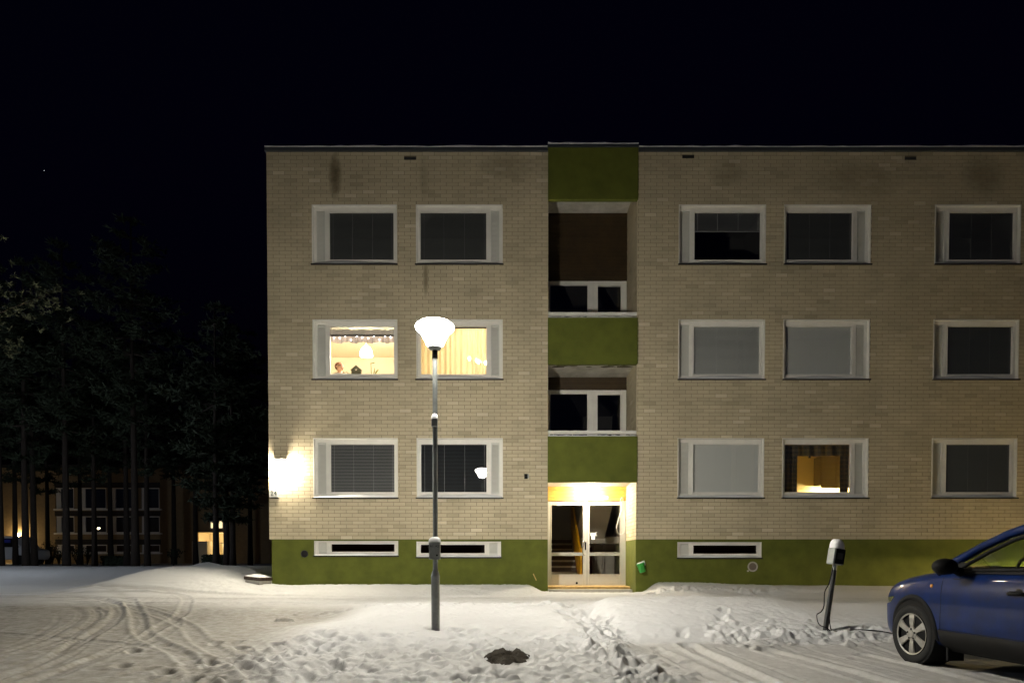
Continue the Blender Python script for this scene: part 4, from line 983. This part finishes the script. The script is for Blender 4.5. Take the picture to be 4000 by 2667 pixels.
bd.f.append(tuple(range(n))[::-1]); bd.f.append(tuple((len(rows)-1)*n+j for j in range(n)))
body = bd.build('body', 'car_blue', CAR, fix=True)
sb = body.modifiers.new('u', 'SUBSURF'); sb.levels = 2; sb.render_levels = 2; freeze(body)
WR, WY, WZ = .34, (-.865, -3.495), .34
cm = MB()
for wy in WY:
    for s in (-1, 1): cm.lathe([(.375, min(s*.60, s*1.1)), (.375, max(s*.60, s*1.1))], 40, (0, wy, WZ+.02), 'x')
cutter = cm.build('wheel_cutter', 'black_plastic', CAR, fix=True)
bo = body.modifiers.new('b', 'BOOLEAN'); bo.operation = 'DIFFERENCE'; bo.solver = 'EXACT'; bo.object = cutter
freeze(body); bpy.data.objects.remove(cutter); body.data.shade_smooth()
try: body.data.set_sharp_from_angle(angle=R(35))
except Exception: pass
bmx = bmesh.new(); bmx.from_mesh(body.data); BV = BVHTree.FromBMesh(bmx); bmx.free()
def side(y, z, out=0.0, s=-1):
    h = BV.ray_cast(Vector((s*2, y, z)), Vector((-s, 0, 0)))
    x = h[0].x if h[0] and abs(h[0].x) > .5 else s*.885
    return (x+s*out, y, z)
def strip(name, pts, r, m, parent=body, n=6): return MB().tube(pts, r, n).build(name, m, parent, smooth=True)
for s in (-1, 1):
    # arch cladding, sill cladding
    for wy in WY:
        rws = []
        for i in range(25):
            a = R(-14+208*i/24); c_, s_ = math.cos(a), math.sin(a)
            row = []
            for rr, o in ((.372, -.03), (.372, .012), (.425, .012), (.437, .0), (.437, -.02)):
                y, z = wy+rr*c_, WZ+.02+rr*s_; z = max(z, .2)
                x = side(wy+max(rr, .44)*c_*1.02, max(WZ+.02+.45*s_, .24), 0, s)[0]; row.append((x+s*o, y, z))
            rws.append(row)
        MB().grid(rws).build('arch_cladding', 'black_plastic', body, smooth=True)
        MB().lathe([(.374, -.001), (.374, s*-.28), (.0, s*-.28)] if True else [], 32, (s*.86, wy, WZ+.02), 'x').build('wheel_well', 'black_plastic', body)
    ys = np.linspace(-1.31, -3.05, 20)
    MB().grid([[(side(y, max(z, .235), o, s)[0], y, z) for y in ys] for z, o in ((.19, -.05), (.20, .006), (.30, .012), (.425, .010), (.435, -.004))]).build('sill_cladding', 'black_plastic', body, smooth=True)
    # door shut lines, waist trim
    for y in (-1.33, -2.50):
        strip('shut_line', [side(y-.02*(1-abs(z-.7)*2), z, -.0015, s) for z in np.linspace(.44, 1.035, 14)], .005, 'black_plastic')
    strip('shut_line', [side(y, .44, -.0015, s) for y in np.linspace(-1.33, -2.50, 12)], .004, 'black_plastic')
    for y in (-2.37, -3.32):
        hd_ = MB().tube([side(y+.10, .865, .012, s), side(y+.06, .872, .035, s), side(y-.06, .872, .038, s), side(y-.10, .868, .012, s)], [.018, .020, .020, .018], 10)
        hd_.build('door_handle', 'black_plastic', body, smooth=True)
        MB().lathe([(.0, -.004), (.045, 0), (.05, .004)], 20, side(y, .868, .0, s), 'x').build('handle_cup', 'black_plastic', body)
    c_ = side(-1.18, .90, .004, s); MB().lathe([(.022, -.012), (.022, .0), (.012, .008), (0, .010)] if s > 0 else [(0, -.010), (.012, -.008), (.022, 0), (.022, .012)], 14, c_, 'x').build('side_repeater', 'repeater', body, smooth=True)
    # headlamp wrapping the corner
    rws = []
    for z, k in ((.64, 0), (.68, .5), (.72, 1)):
        rws.append([side(-.16-.22*t-.10*k*t, z+.035*t, .004, s) for t in np.linspace(0, 1, 8)])
    MB().grid(rws).build('headlight', 'headlamp' if 'headlamp' in MATS else 'chrome', body, smooth=True)
    # mirror
    mp = MB().lathe([(0, -.085), (.05, -.075), (.085, -.03), (.092, .02), (.085, .06), (.0, .07)], 20, (0, 0, 0), 'y')
    mo = mp.build('door_mirror', 'black_plastic', body, smooth=True); mo.location = (s*1.015, -1.60, 1.115); mo.scale = (1.35, 1, .95)
    MB().tube([(s*.84, -1.57, 1.06), (s*.90, -1.59, 1.07), (s*.97, -1.60, 1.09)], [.05, .035, .03], 10).build('mirror_arm', 'black_plastic', body, smooth=True)
    MB().grid([[side(-1.42, 1.04, .004, s), side(-1.66, 1.04, .004, s)], [side(-1.50, .98, .005, s), side(-1.60, .98, .005, s)]]).build('mirror_foot', 'black_plastic', body)
MB().box(-.35, .35, -.02, .012, .42, .58).build('grille', 'black_plastic', body)
# greenhouse
hw = lambda z: .815-(z-1.05)*.40
ZK = .93
OUT = [(1.22, 1.05), (1.45, 1.19), (1.72, 1.34), (2.0, 1.465), (2.2, 1.52), (2.5, 1.555), (2.9, 1.565), (3.4, 1.54), (3.75, 1.49), (3.95, 1.40), (4.08, 1.25), (4.14, 1.09)]
OUT = [(q, 1.05+(z-1.05)*ZK) for q, z in OUT]
for s in (-1, 1):
    pr_ = MB().tube([(s*hw(z), -q, z) for q, z in OUT], [.050, .046, .042, .042, .045, .05, .05, .05, .06, .08, .09, .09], 10); pr_.build('pillar', 'car_blue', CAR, smooth=True)
    # side glass with black surround
    zq = lambda z: 1.05+(z-1.05)*.93
    inn = [(1.50, 1.075), (1.62, 1.15), (1.86, 1.29), (2.1, 1.40), (2.3, 1.455), (2.6, 1.485), (2.95, 1.49), (3.4, 1.46), (3.66, 1.40), (3.75, 1.30), (3.72, 1.115)]
    inn = [(q, zq(z)) for q, z in inn]
    MB().poly([(s*(hw(z)+.004), -q, z) for q, z in inn]).build('side_window', 'car_glass', CAR)
    loop = inn+[inn[0]]
    MB().tube([(s*(hw(z)+.006), -q, z) for q, z in loop], .020, 8, cap=False).build('window_trim', 'black_plastic', CAR, smooth=True)
    MB().grid([[(s*(hw(1.05)+.012), -q, 1.045), (s*(hw(1.1)+.012), -q, 1.10)] for q in np.linspace(1.45, 3.85, 12)]).build('waist_trim', 'black_plastic', CAR)
    MB().poly([(s*(hw(1.07)+.008), -2.47, 1.07), (s*(hw(1.07)+.008), -2.57, 1.07), (s*(hw(1.49)+.008), -2.66, 1.49), (s*(hw(1.49)+.008), -2.58, 1.49)]).build('centre_pillar', 'black_plastic', CAR)
    MB().poly([(s*(hw(1.05)+.002), -1.24, 1.05), (s*(hw(1.05)+.002), -1.56, 1.05), (s*(hw(1.15)+.002), -1.62, 1.15), (s*(hw(1.17)+.002), -1.45, 1.17)]).build('quarter_panel', 'black_plastic', CAR)
roofp = []
for q, z in OUT[4:9]:
    w_ = hw(z); roofp.append([(w_*t, -q, z+.055*(1-t*t)) for t in np.linspace(-1, 1, 13)])
MB().grid(roofp).build('roof', 'car_blue', CAR, smooth=True)
ws = []
for q, z in OUT[:5]:
    w_ = hw(z); ws.append([(w_*t, -q+.16*(1-t*t)*(1-(z-1.05)*1.4), z+.02*(1-t*t)*(z-1.05)*5) for t in np.linspace(-1, 1, 13)])
MB().grid(ws).build('windscreen', 'car_glass', CAR, smooth=True)
ws = [[(hw(z)*t, -q-.05*(1-t*t), z) for t in np.linspace(-1, 1, 9)] for q, z in OUT[8:]]
MB().grid(ws).build('rear_window', 'car_glass', CAR, smooth=True)
for sx in (-.37, .37):
    st_ = MB().box(-.22, .22, -2.55, -2.42, 1.0, 1.24).build('seat_back', 'black_plastic', CAR, loc=(sx, 0, 0)); bevel(st_, .05, 3)
    bevel(MB().box(-.12, .12, -2.56, -2.46, 1.27, 1.43).build('headrest', 'black_plastic', CAR, loc=(sx, 0, 0)), .04, 3)
sw_ = MB()
sw_.tube([(-.37+.18*math.cos(a), -1.98+.06*math.sin(a), 1.04+.17*math.sin(a)) for a in np.linspace(0, 2*math.pi, 25)], .016, 8, cap=False); sw_.build('steering_wheel', 'black_plastic', CAR, smooth=True)
bevel(MB().box(-.74, .74, -1.75, -1.35, 1.0, 1.115).build('dashboard', 'black_plastic', CAR), .05, 3)
MB().tube([(-.1, -1.22, 1.115), (-.5, -1.20, 1.10), (-.72, -1.26, 1.10)], .012, 6).build('wiper', 'black_plastic', CAR)
# wheels
ty = MB().lathe([(.235, -.09), (.25, -.105), (.30, -.112), (.328, -.10), (.34, -.07), (.342, 0), (.34, .07), (.328, .10), (.30, .112), (.25, .105), (.235, .09)], 48, axis='x', cap=False).mesh('tyre'); ty.materials.append(MATS['rubber']); ty.shade_smooth()
ri = MB(); ri.lathe([(.243, -.098), (.236, -.106), (.222, -.10), (.218, -.06), (.20, -.03), (0, -.03)], 48, axis='x', cap=False)
rim_me = ri.mesh('rim'); rim_me.materials.append(MATS['black_plastic'])
sp_ = MB(); sp_.lathe([(.236, -.1065), (.238, -.1085), (.222, -.1035), (.222, -.0955)], 48, axis='x', cap=False)
for k in range(6):
    a = k*math.pi/3+math.pi/2; ca, sa = math.cos(a), math.sin(a); P_ = []
    for r_, hw_, xx in ((.05, .030, -.10), (.11, .034, -.108), (.18, .042, -.108), (.223, .052, -.102)):
        P_.append([(xx+.012, r_*ca-hw_*sa*-1, r_*sa+hw_*ca*-1), (xx, r_*ca+hw_*.8*sa, r_*sa-hw_*.8*ca), (xx, r_*ca-hw_*.8*sa, r_*sa+hw_*.8*ca), (xx+.012, r_*ca-hw_*sa, r_*sa+hw_*ca)])
    sp_.grid(P_)
sp_.lathe([(.078, -.098), (.075, -.106), (.045, -.110), (.04, -.116), (0, -.117)], 24, axis='x')
spk = sp_.mesh('spokes'); spk.materials.append(MATS['alloy'])
nut = MB()
for k in range(5): a = k*2*math.pi/5+.3; nut.lathe([(.012, -.1125), (.012, -.105)], 8, (0, .057*math.cos(a), .057*math.sin(a)), 'x')
nut_me = nut.mesh('wheel_nuts'); nut_me.materials.append(MATS['black_plastic'])
for i, wy in enumerate(WY):
    for s in (-1, 1):
        wh = link('wheel', None, CAR); wh.location = (s*.775, wy, WZ); wh.rotation_euler = (R(11*i), 0, R(3 if i == 0 else 0)+(math.pi if s > 0 else 0))
        for nm_, m_ in (('tyre', ty), ('rim', rim_me), ('spokes', spk), ('wheel_nuts', nut_me)): link(nm_, m_, wh)
MB().box(-.80, -.62, -1.36, -1.33, .10, .34).box(.62, .80, -1.36, -1.33, .10, .34).build('mud_flap', 'black_plastic', CAR)

# ------------------------------------------------------------------ pines
def needle_mesh(name, levels, seed, m='needles', dens=1.0, tuft=.16, per=4):
    """levels: (z, radius, branches) -> boughs with needle tufts, and bare bough wood."""
    rd = random.Random(seed); lf, wd = MB(), MB()
    for z, rad, nb in levels:
        for b in range(nb):
            a = rd.random()*6.283; L = rad*rd.uniform(.65, 1.1); up = rd.uniform(-.22, .28)
            pts = [Vector((math.cos(a)*L*t, math.sin(a)*L*t, z+L*up*t*t*1.2-.12*L*t*(1-t)*2)) for t in (0, .35, .7, 1)]
            wd.tube(pts, [.03+.012*L, .022+.006*L, .014, .005], 5, cap=False)
            n = int(L*26*dens)
            for k in range(n):
                t = .25+.75*rd.random()**.7; p = pts[0].lerp(pts[3], t); p.z = (z+L*up*t*t*1.2-.12*L*t*(1-t)*2)
                sp = .13*L+.12; c = p+Vector((rd.gauss(0, sp*.6), rd.gauss(0, sp*.6), rd.gauss(.03, sp*.28)))
                for q in range(per):
                    d1 = Vector((rd.gauss(0, 1), rd.gauss(0, 1), rd.gauss(.3, .7))).normalized()*tuft*rd.uniform(.6, 1.3); d2 = d1.cross(Vector((rd.gauss(0, 1), rd.gauss(0, 1), rd.gauss(0, 1)))).normalized()*tuft*.16
                    lf.poly([c-d2, c+d2, c+d1+d2*.35, c+d1-d2*.35])
    a, b = lf.mesh(name+'_needles'), wd.mesh(name+'_boughs'); a.materials.append(MATS[m]); b.materials.append(MATS['bark']); return a, b
def pine_levels(h, z0, rad, n, seed):
    rd = random.Random(seed); out = []
    for i in range(n):
        t = i/(n-1); z = z0+(h-z0)*t; r = rad*(math.sin(math.pi*(.16+.80*t))**.8)*rd.uniform(.7, 1.15); out.append((z, max(.35, r), 4 if t < .8 else 3))
    return out
def trunk_mesh(h, r, seed):
    rd = random.Random(seed); pts = []; n = 10
    for i in range(n+1): t = i/n; pts.append((.06*h/18*math.sin(t*4+seed)*t, .05*math.cos(t*3+seed)*t, -.3+(h+.3)*t))
    m = MB().tube(pts, [r*(1.25 if i == 0 else 1.04-.85*i/n) for i in range(n+1)], 12).mesh('trunk'); m.materials.append(MATS['bark']); m.shade_smooth(); return m
VAR = [(needle_mesh('a', pine_levels(18, 6.5, 2.3, 13, 1), 11, dens=.8, tuft=.30), trunk_mesh(18, .17, 1)), (needle_mesh('b', pine_levels(20, 8.5, 2.6, 13, 2), 12, dens=.8, tuft=.30), trunk_mesh(20, .19, 2)),
       (needle_mesh('c', pine_levels(15, 3.0, 2.4, 14, 3), 13, dens=.8, tuft=.30), trunk_mesh(15, .16, 3))]
def tree(x, d, v, sc, rot, label, name='pine_tree', group='pines behind the parking lot'):
    (lf, wd), tr = VAR[v]; t = empty(name, (x, d+CAM_Y, hz(x, d)), label, 'tree', group); t.rotation_euler = (0, 0, rot); t.scale = (sc*.95, sc*.95, sc*.82)
    link('trunk', tr, t); link('crown', lf, t); tag(link('boughs', wd, t), kind='stuff'); return t
def tx(px, d): return (px-1176)/1568*d
TREES = [(2, 38, 1, 1.0, 'slender dark pine trunk at the very edge of the picture'), (36, 45, 0, 1.05, 'dark pine in front of the wall lamp of the far block'), (60, 37, 0, 1.1, 'first of two close dark pines beside the far wall lamp'),
         (79, 40, 1, 1.0, 'second of two close dark pines, between the far wall lamp and the far windows'), (153, 37, 1, 1.05, 'dark pine before the first window of the far block'), (218, 40, 0, .95, 'thin dark pine beside the lamp reflection in the far window'),
         (292, 41, 1, .95, 'thin dark pine just before a thicker pine in front of the far windows'), (311, 36, 1, 1.1, 'thickest dark pine in front of the far block windows'), (339, 39, 0, 1.0, 'dark pine after the thick one, before the last far windows'),
         (497, 31, 2, .95, 'pine with low boughs before the lit entrance of the far block'), (521, 33, 2, 1.0, 'middle pine of three before the lit far entrance'), (535, 32, 2, .9, 'pine nearest the house corner before the lit far entrance')]
for i, (px, d, v, sc, lb) in enumerate(TREES): tree(tx(px, d), d, v, sc, i*1.9, lb)
for i, (px, d, v) in enumerate([(110, 52, 0), (185, 54, 1), (255, 50, 1), (400, 52, 1), (450, 48, 0), (575, 46, 0)]): tree(tx(px, d), d, v, 1.05, i*2.3+.7, ['pine crown deep in the wood behind the far wall lamp', 'pine crown deep in the wood between the first far windows', 'pine crown deep in the wood above the middle far windows', 'pine crown above the dark far wall between windows and entrance', 'pine crown just before the lit far entrance, deep in the wood', 'pine crown deepest in the wood right beside the brick corner'][i])
# pine beside the parking lot whose bough reaches into the picture
rd = random.Random(4)
lv = [(4.7, 1.4, 5), (5.1, 2.5, 8), (5.45, 2.8, 9), (5.9, 2.5, 8), (6.4, 1.6, 8), (7.2, 1.3, 7), (8, 1.3, 7), (9, 1.2, 7), (10, 1.0, 6), (11, .8, 5)]
lf, wd = needle_mesh('near', lv, 21, 'needles_frost', 1.7, .085, 14)
t = empty('pine_tree', (-11.85, 12.2+CAM_Y, hz(-11.85, 12.2)), 'nearby pine with lamp-lit boughs reaching in at the edge of the picture', 'tree'); link('trunk', trunk_mesh(12, .16, 9), t); link('crown', lf, t); tag(link('boughs', wd, t), kind='stuff')

# ------------------------------------------------------------------ far apartment block
FY = 72+CAM_Y; FZ0 = .9
fb = empty('far_apartment_block', (0, 0, 0), 'dark brown brick apartment block behind the pines with lit entrance', 'building')
fx = lambda px: (px-1176)/1568*72
fz = lambda py: 1.2+(1288-py)/1568*72
EX0, EX1 = fx(453), fx(520)
FW = [(fx(130), fx(172)), (fx(186), fx(246)), (fx(256), fx(305)), (fx(326), fx(368))]
FR = [(fz(1168), fz(1120)), (fz(1223), fz(1185)), (fz(1268), fz(1250))]
frects = [(fx(-60), EX0, FZ0, fz(1075)), (EX0, EX1, fz(1222), fz(1100)), (EX1, fx(720), FZ0, fz(1100))]
fw_ = MB()
for rr in frects:
    rc = [rr]
    for a, b in FW:
        for c, e in FR: rc = cut(rc, (a, b, c, e))
    for a, b, c, e in rc: fw_.box(a, b, FY, FY+.4, c, e)
fw_.box(fx(-60), fx(720), FY+6, FY+6.3, FZ0, fz(1100))
fw_.build('wall', 'far_brick', fb)
MB().box(fx(-61), EX0+.2, FY-.15, FY+9, fz(1075)+.001, fz(1075)+.35).build('roof', 'far_band', fb)
for c, e in FR:
    MB().box(fx(128), fx(370), FY-.03, FY-.002, e+.002, e+.55).build('dark_band', 'far_band', fb)
    MB().box(fx(126), fx(374), FY-.10, FY-.002, c-.16, c-.002).build('sill', 'white_paint', fb)
    for a, b in FW:
        f = MB(); f.box(a, b, FY+.1, FY+.2, e-.1, e).box(a, b, FY+.1, FY+.2, c, c+.1).box(a, a+.5, FY+.1, FY+.2, c+.1, e-.1).box(b-.12, b, FY+.1, FY+.2, c+.1, e-.1)
        wn = f.build('window', 'white_paint', fb); MB().box(a+.5, b-.12, FY+.14, FY+.15, c+.1, e-.1).build('pane', 'window_glass', wn)
        MB().room(a, b, FY+.41, FY+2, c-.1, e+.1).build('room', 'room_dark', fb)
# lit entrance recess
MB().room(EX0, EX1, FY+.401, FY+3, FZ0, fz(1222)).build('entrance_recess', 'gold_wall' if 'gold_wall' in MATS else 'room_cream', fb)
MB().box(EX0+.02, EX0+1.6, FY-1.2, FY-.001, FZ0, fz(1243)).build('porch_screen', 'room_cream', fb)
ed = MB().box(fx(498), fx(501), FY+1.5, FY+1.6, FZ0, fz(1245)).box(fx(511), fx(514), FY+1.5, FY+1.6, FZ0, fz(1245)).box(fx(501), fx(511), FY+1.5, FY+1.6, fz(1249), fz(1245)); ed.build('entrance_door', 'alu', fb)
for a, b, c, e in ((fx(486), fx(492), fz(1212), fz(1199)), (fx(498), fx(512), fz(1212), fz(1196))):
    wn = MB().box(a-.1, b+.1, FY-.04, FY-.002, c-.1, e+.1).build('landing_window', 'white_paint', fb); MB().box(a, b, FY-.06, FY-.041, c, e).build('pane', 'far_room_glow', wn)
def far_lamp(px, py, off, lb, m='far_glow', sz=.14):
    o = empty('wall_lamp', (fx(px), FY-off, fz(py)), lb, 'lamp')
    MB().lathe([(.05, -sz), (sz*.9, -sz*.5), (sz, 0), (sz*.7, sz*.7), (.04, sz)], 12).build('globe', m, o, smooth=True); MB().box(-.05, .05, 0, off, -.04, .04).build('bracket', 'dark_grey', o)
far_lamp(49, 1228, .35, 'glowing wall lamp of the far block seen between two pines'); far_lamp(508, 1246, -.9, 'lamp inside the lit entrance of the far block', sz=.12)
far_lamp(44, 1252, .35, 'lower of the two glowing lamps on the far block between pines', sz=.10)

# van beyond the trees
van = empty('parked_van', (fx(19)*.66, 47.5+CAM_Y, hz(fx(19)*.66, 47.5)), 'white van with blue stripe parked beyond the pines', 'van')
prof = [(-2.3, .35), (2.2, .35), (2.35, .6), (2.3, 1.0), (1.6, 1.2), (1.05, 1.95), (-2.2, 2.0), (-2.35, 1.7)]
vm = MB()
for y in (-.95, .95): vm.v += [(x, y, z) for x, z in prof]
k = len(prof); vm.f.append(tuple(range(k))); vm.f.append(tuple(range(k, 2*k))[::-1])
for i in range(k): vm.f.append((i, (i+1) % k, k+(i+1) % k, k+i))
vb = bevel(vm.build('body', 'van_white', van, fix=True), .08, 3); MB().box(-2.0, .9, -.975, -.951, 1.50, 1.72).build('stripe', 'van_blue', vb)
MB().poly([(1.0, -.955, 1.2), (1.5, -.955, 1.2), (1.05, -.955, 1.8), (.45, -.955, 1.8), (.45, -.955, 1.2)]).build('window', 'black_plastic', vb)
for x in (-1.5, 1.5):
    for s in (-1, 1): MB().lathe([(.2, -.1), (.32, -.09), (.34, 0), (.32, .09), (.2, .1)], 20, (x, s*.88, .34), 'y').build('wheel', 'rubber', van, smooth=True)
# clipped hedges and bare shrubs below the far block
def hedge(px0, px1, d, h, lb):
    x0, x1 = tx(px0, d), tx(px1, d); z = hz((x0+x1)/2, d)-.1; o = empty('clipped_hedge', ((x0+x1)/2, d+CAM_Y, z), lb, 'hedge', 'dark hedges beyond the snow'); m = MB(); r_ = random.Random(int(px0))
    L = (x1-x0)/2
    for i in range(1500):
        c = Vector((r_.uniform(-L, L), r_.uniform(-.4, .4), r_.uniform(0, h))); u = Vector((r_.gauss(0, 1), r_.gauss(0, 1), r_.gauss(0, 1))).normalized()*.09; v = u.cross(Vector((r_.gauss(0, 1), r_.gauss(0, 1), 1))).normalized()*.05
        m.poly([c-u, c+v, c+u, c-v])
    tag(m.build('leaves', 'leaf_dark', o), kind='stuff'); MB().box(-L+.1, L-.1, -.3, .3, 0, h-.1).build('twigs', 'leaf_dark', o)
hedge(238, 306, 46, .75, 'dark hedge in front of the middle windows of the far block'); hedge(468, 530, 40, .72, 'dark hedge in front of the lit far entrance')
def shrub(px, d, h, lb, seed):
    r_ = random.Random(seed); x = tx(px, d); o = empty('bare_shrub', (x, d+CAM_Y, hz(x, d)-.05), lb, 'shrub', 'shrubs below the far block'); m = MB(); lf = MB()
    for i in range(16):
        a = r_.random()*6.28; r = r_.uniform(.1, .45)*h; p = [Vector((0, 0, 0)), Vector((math.cos(a)*r*.4, math.sin(a)*r*.4, h*r_.uniform(.4, .6))), Vector((math.cos(a)*r, math.sin(a)*r, h*r_.uniform(.7, 1.05)))]
        m.tube(p, [.03, .02, .006], 5, cap=False)
        for k in range(12):
            c = p[1].lerp(p[2], r_.random())+Vector((r_.gauss(0, .1), r_.gauss(0, .1), r_.gauss(0, .1))); u = Vector((r_.gauss(0, 1), r_.gauss(0, 1), r_.gauss(0, 1))).normalized()*.08; v = u.orthogonal().normalized()*.03; lf.poly([c-u, c+v, c+u, c-v])
    tag(m.build('stems', 'bark', o), kind='stuff'); tag(lf.build('twigs', 'leaf_dark', o), kind='stuff')
for i, (px, d, h, lb) in enumerate([(97, 50, 1.3, 'low dark shrub right beside the close pair of pines'), (120, 52, 2.0, 'taller dark shrub between the far wall lamp and the far windows'), (136, 51, 1.1, 'small dark shrub below the first far windows'), (178, 48, 1.4, 'dark shrub below the second far window'), (200, 50, 1.2, 'dark shrub between two thin pines below the far windows'), (398, 42, 1.1, 'pale twiggy shrub at the end of the snow bank')]): shrub(px, d, h, lb, i+50)

emit('starlight', (.9, .95, 1), 1.2)
sd = 420; sx_, sz_ = (115-1176)/1568*sd, 1.2+(1288-390)/1568*sd*.985
tag(MB().lathe([(0, -.17), (.12, -.12), (.17, 0), (.12, .12), (0, .17)], 8, (sx_, sd+CAM_Y, sz_)).build('star', 'starlight'), 'single bright star in the dark sky above the pines', 'star')
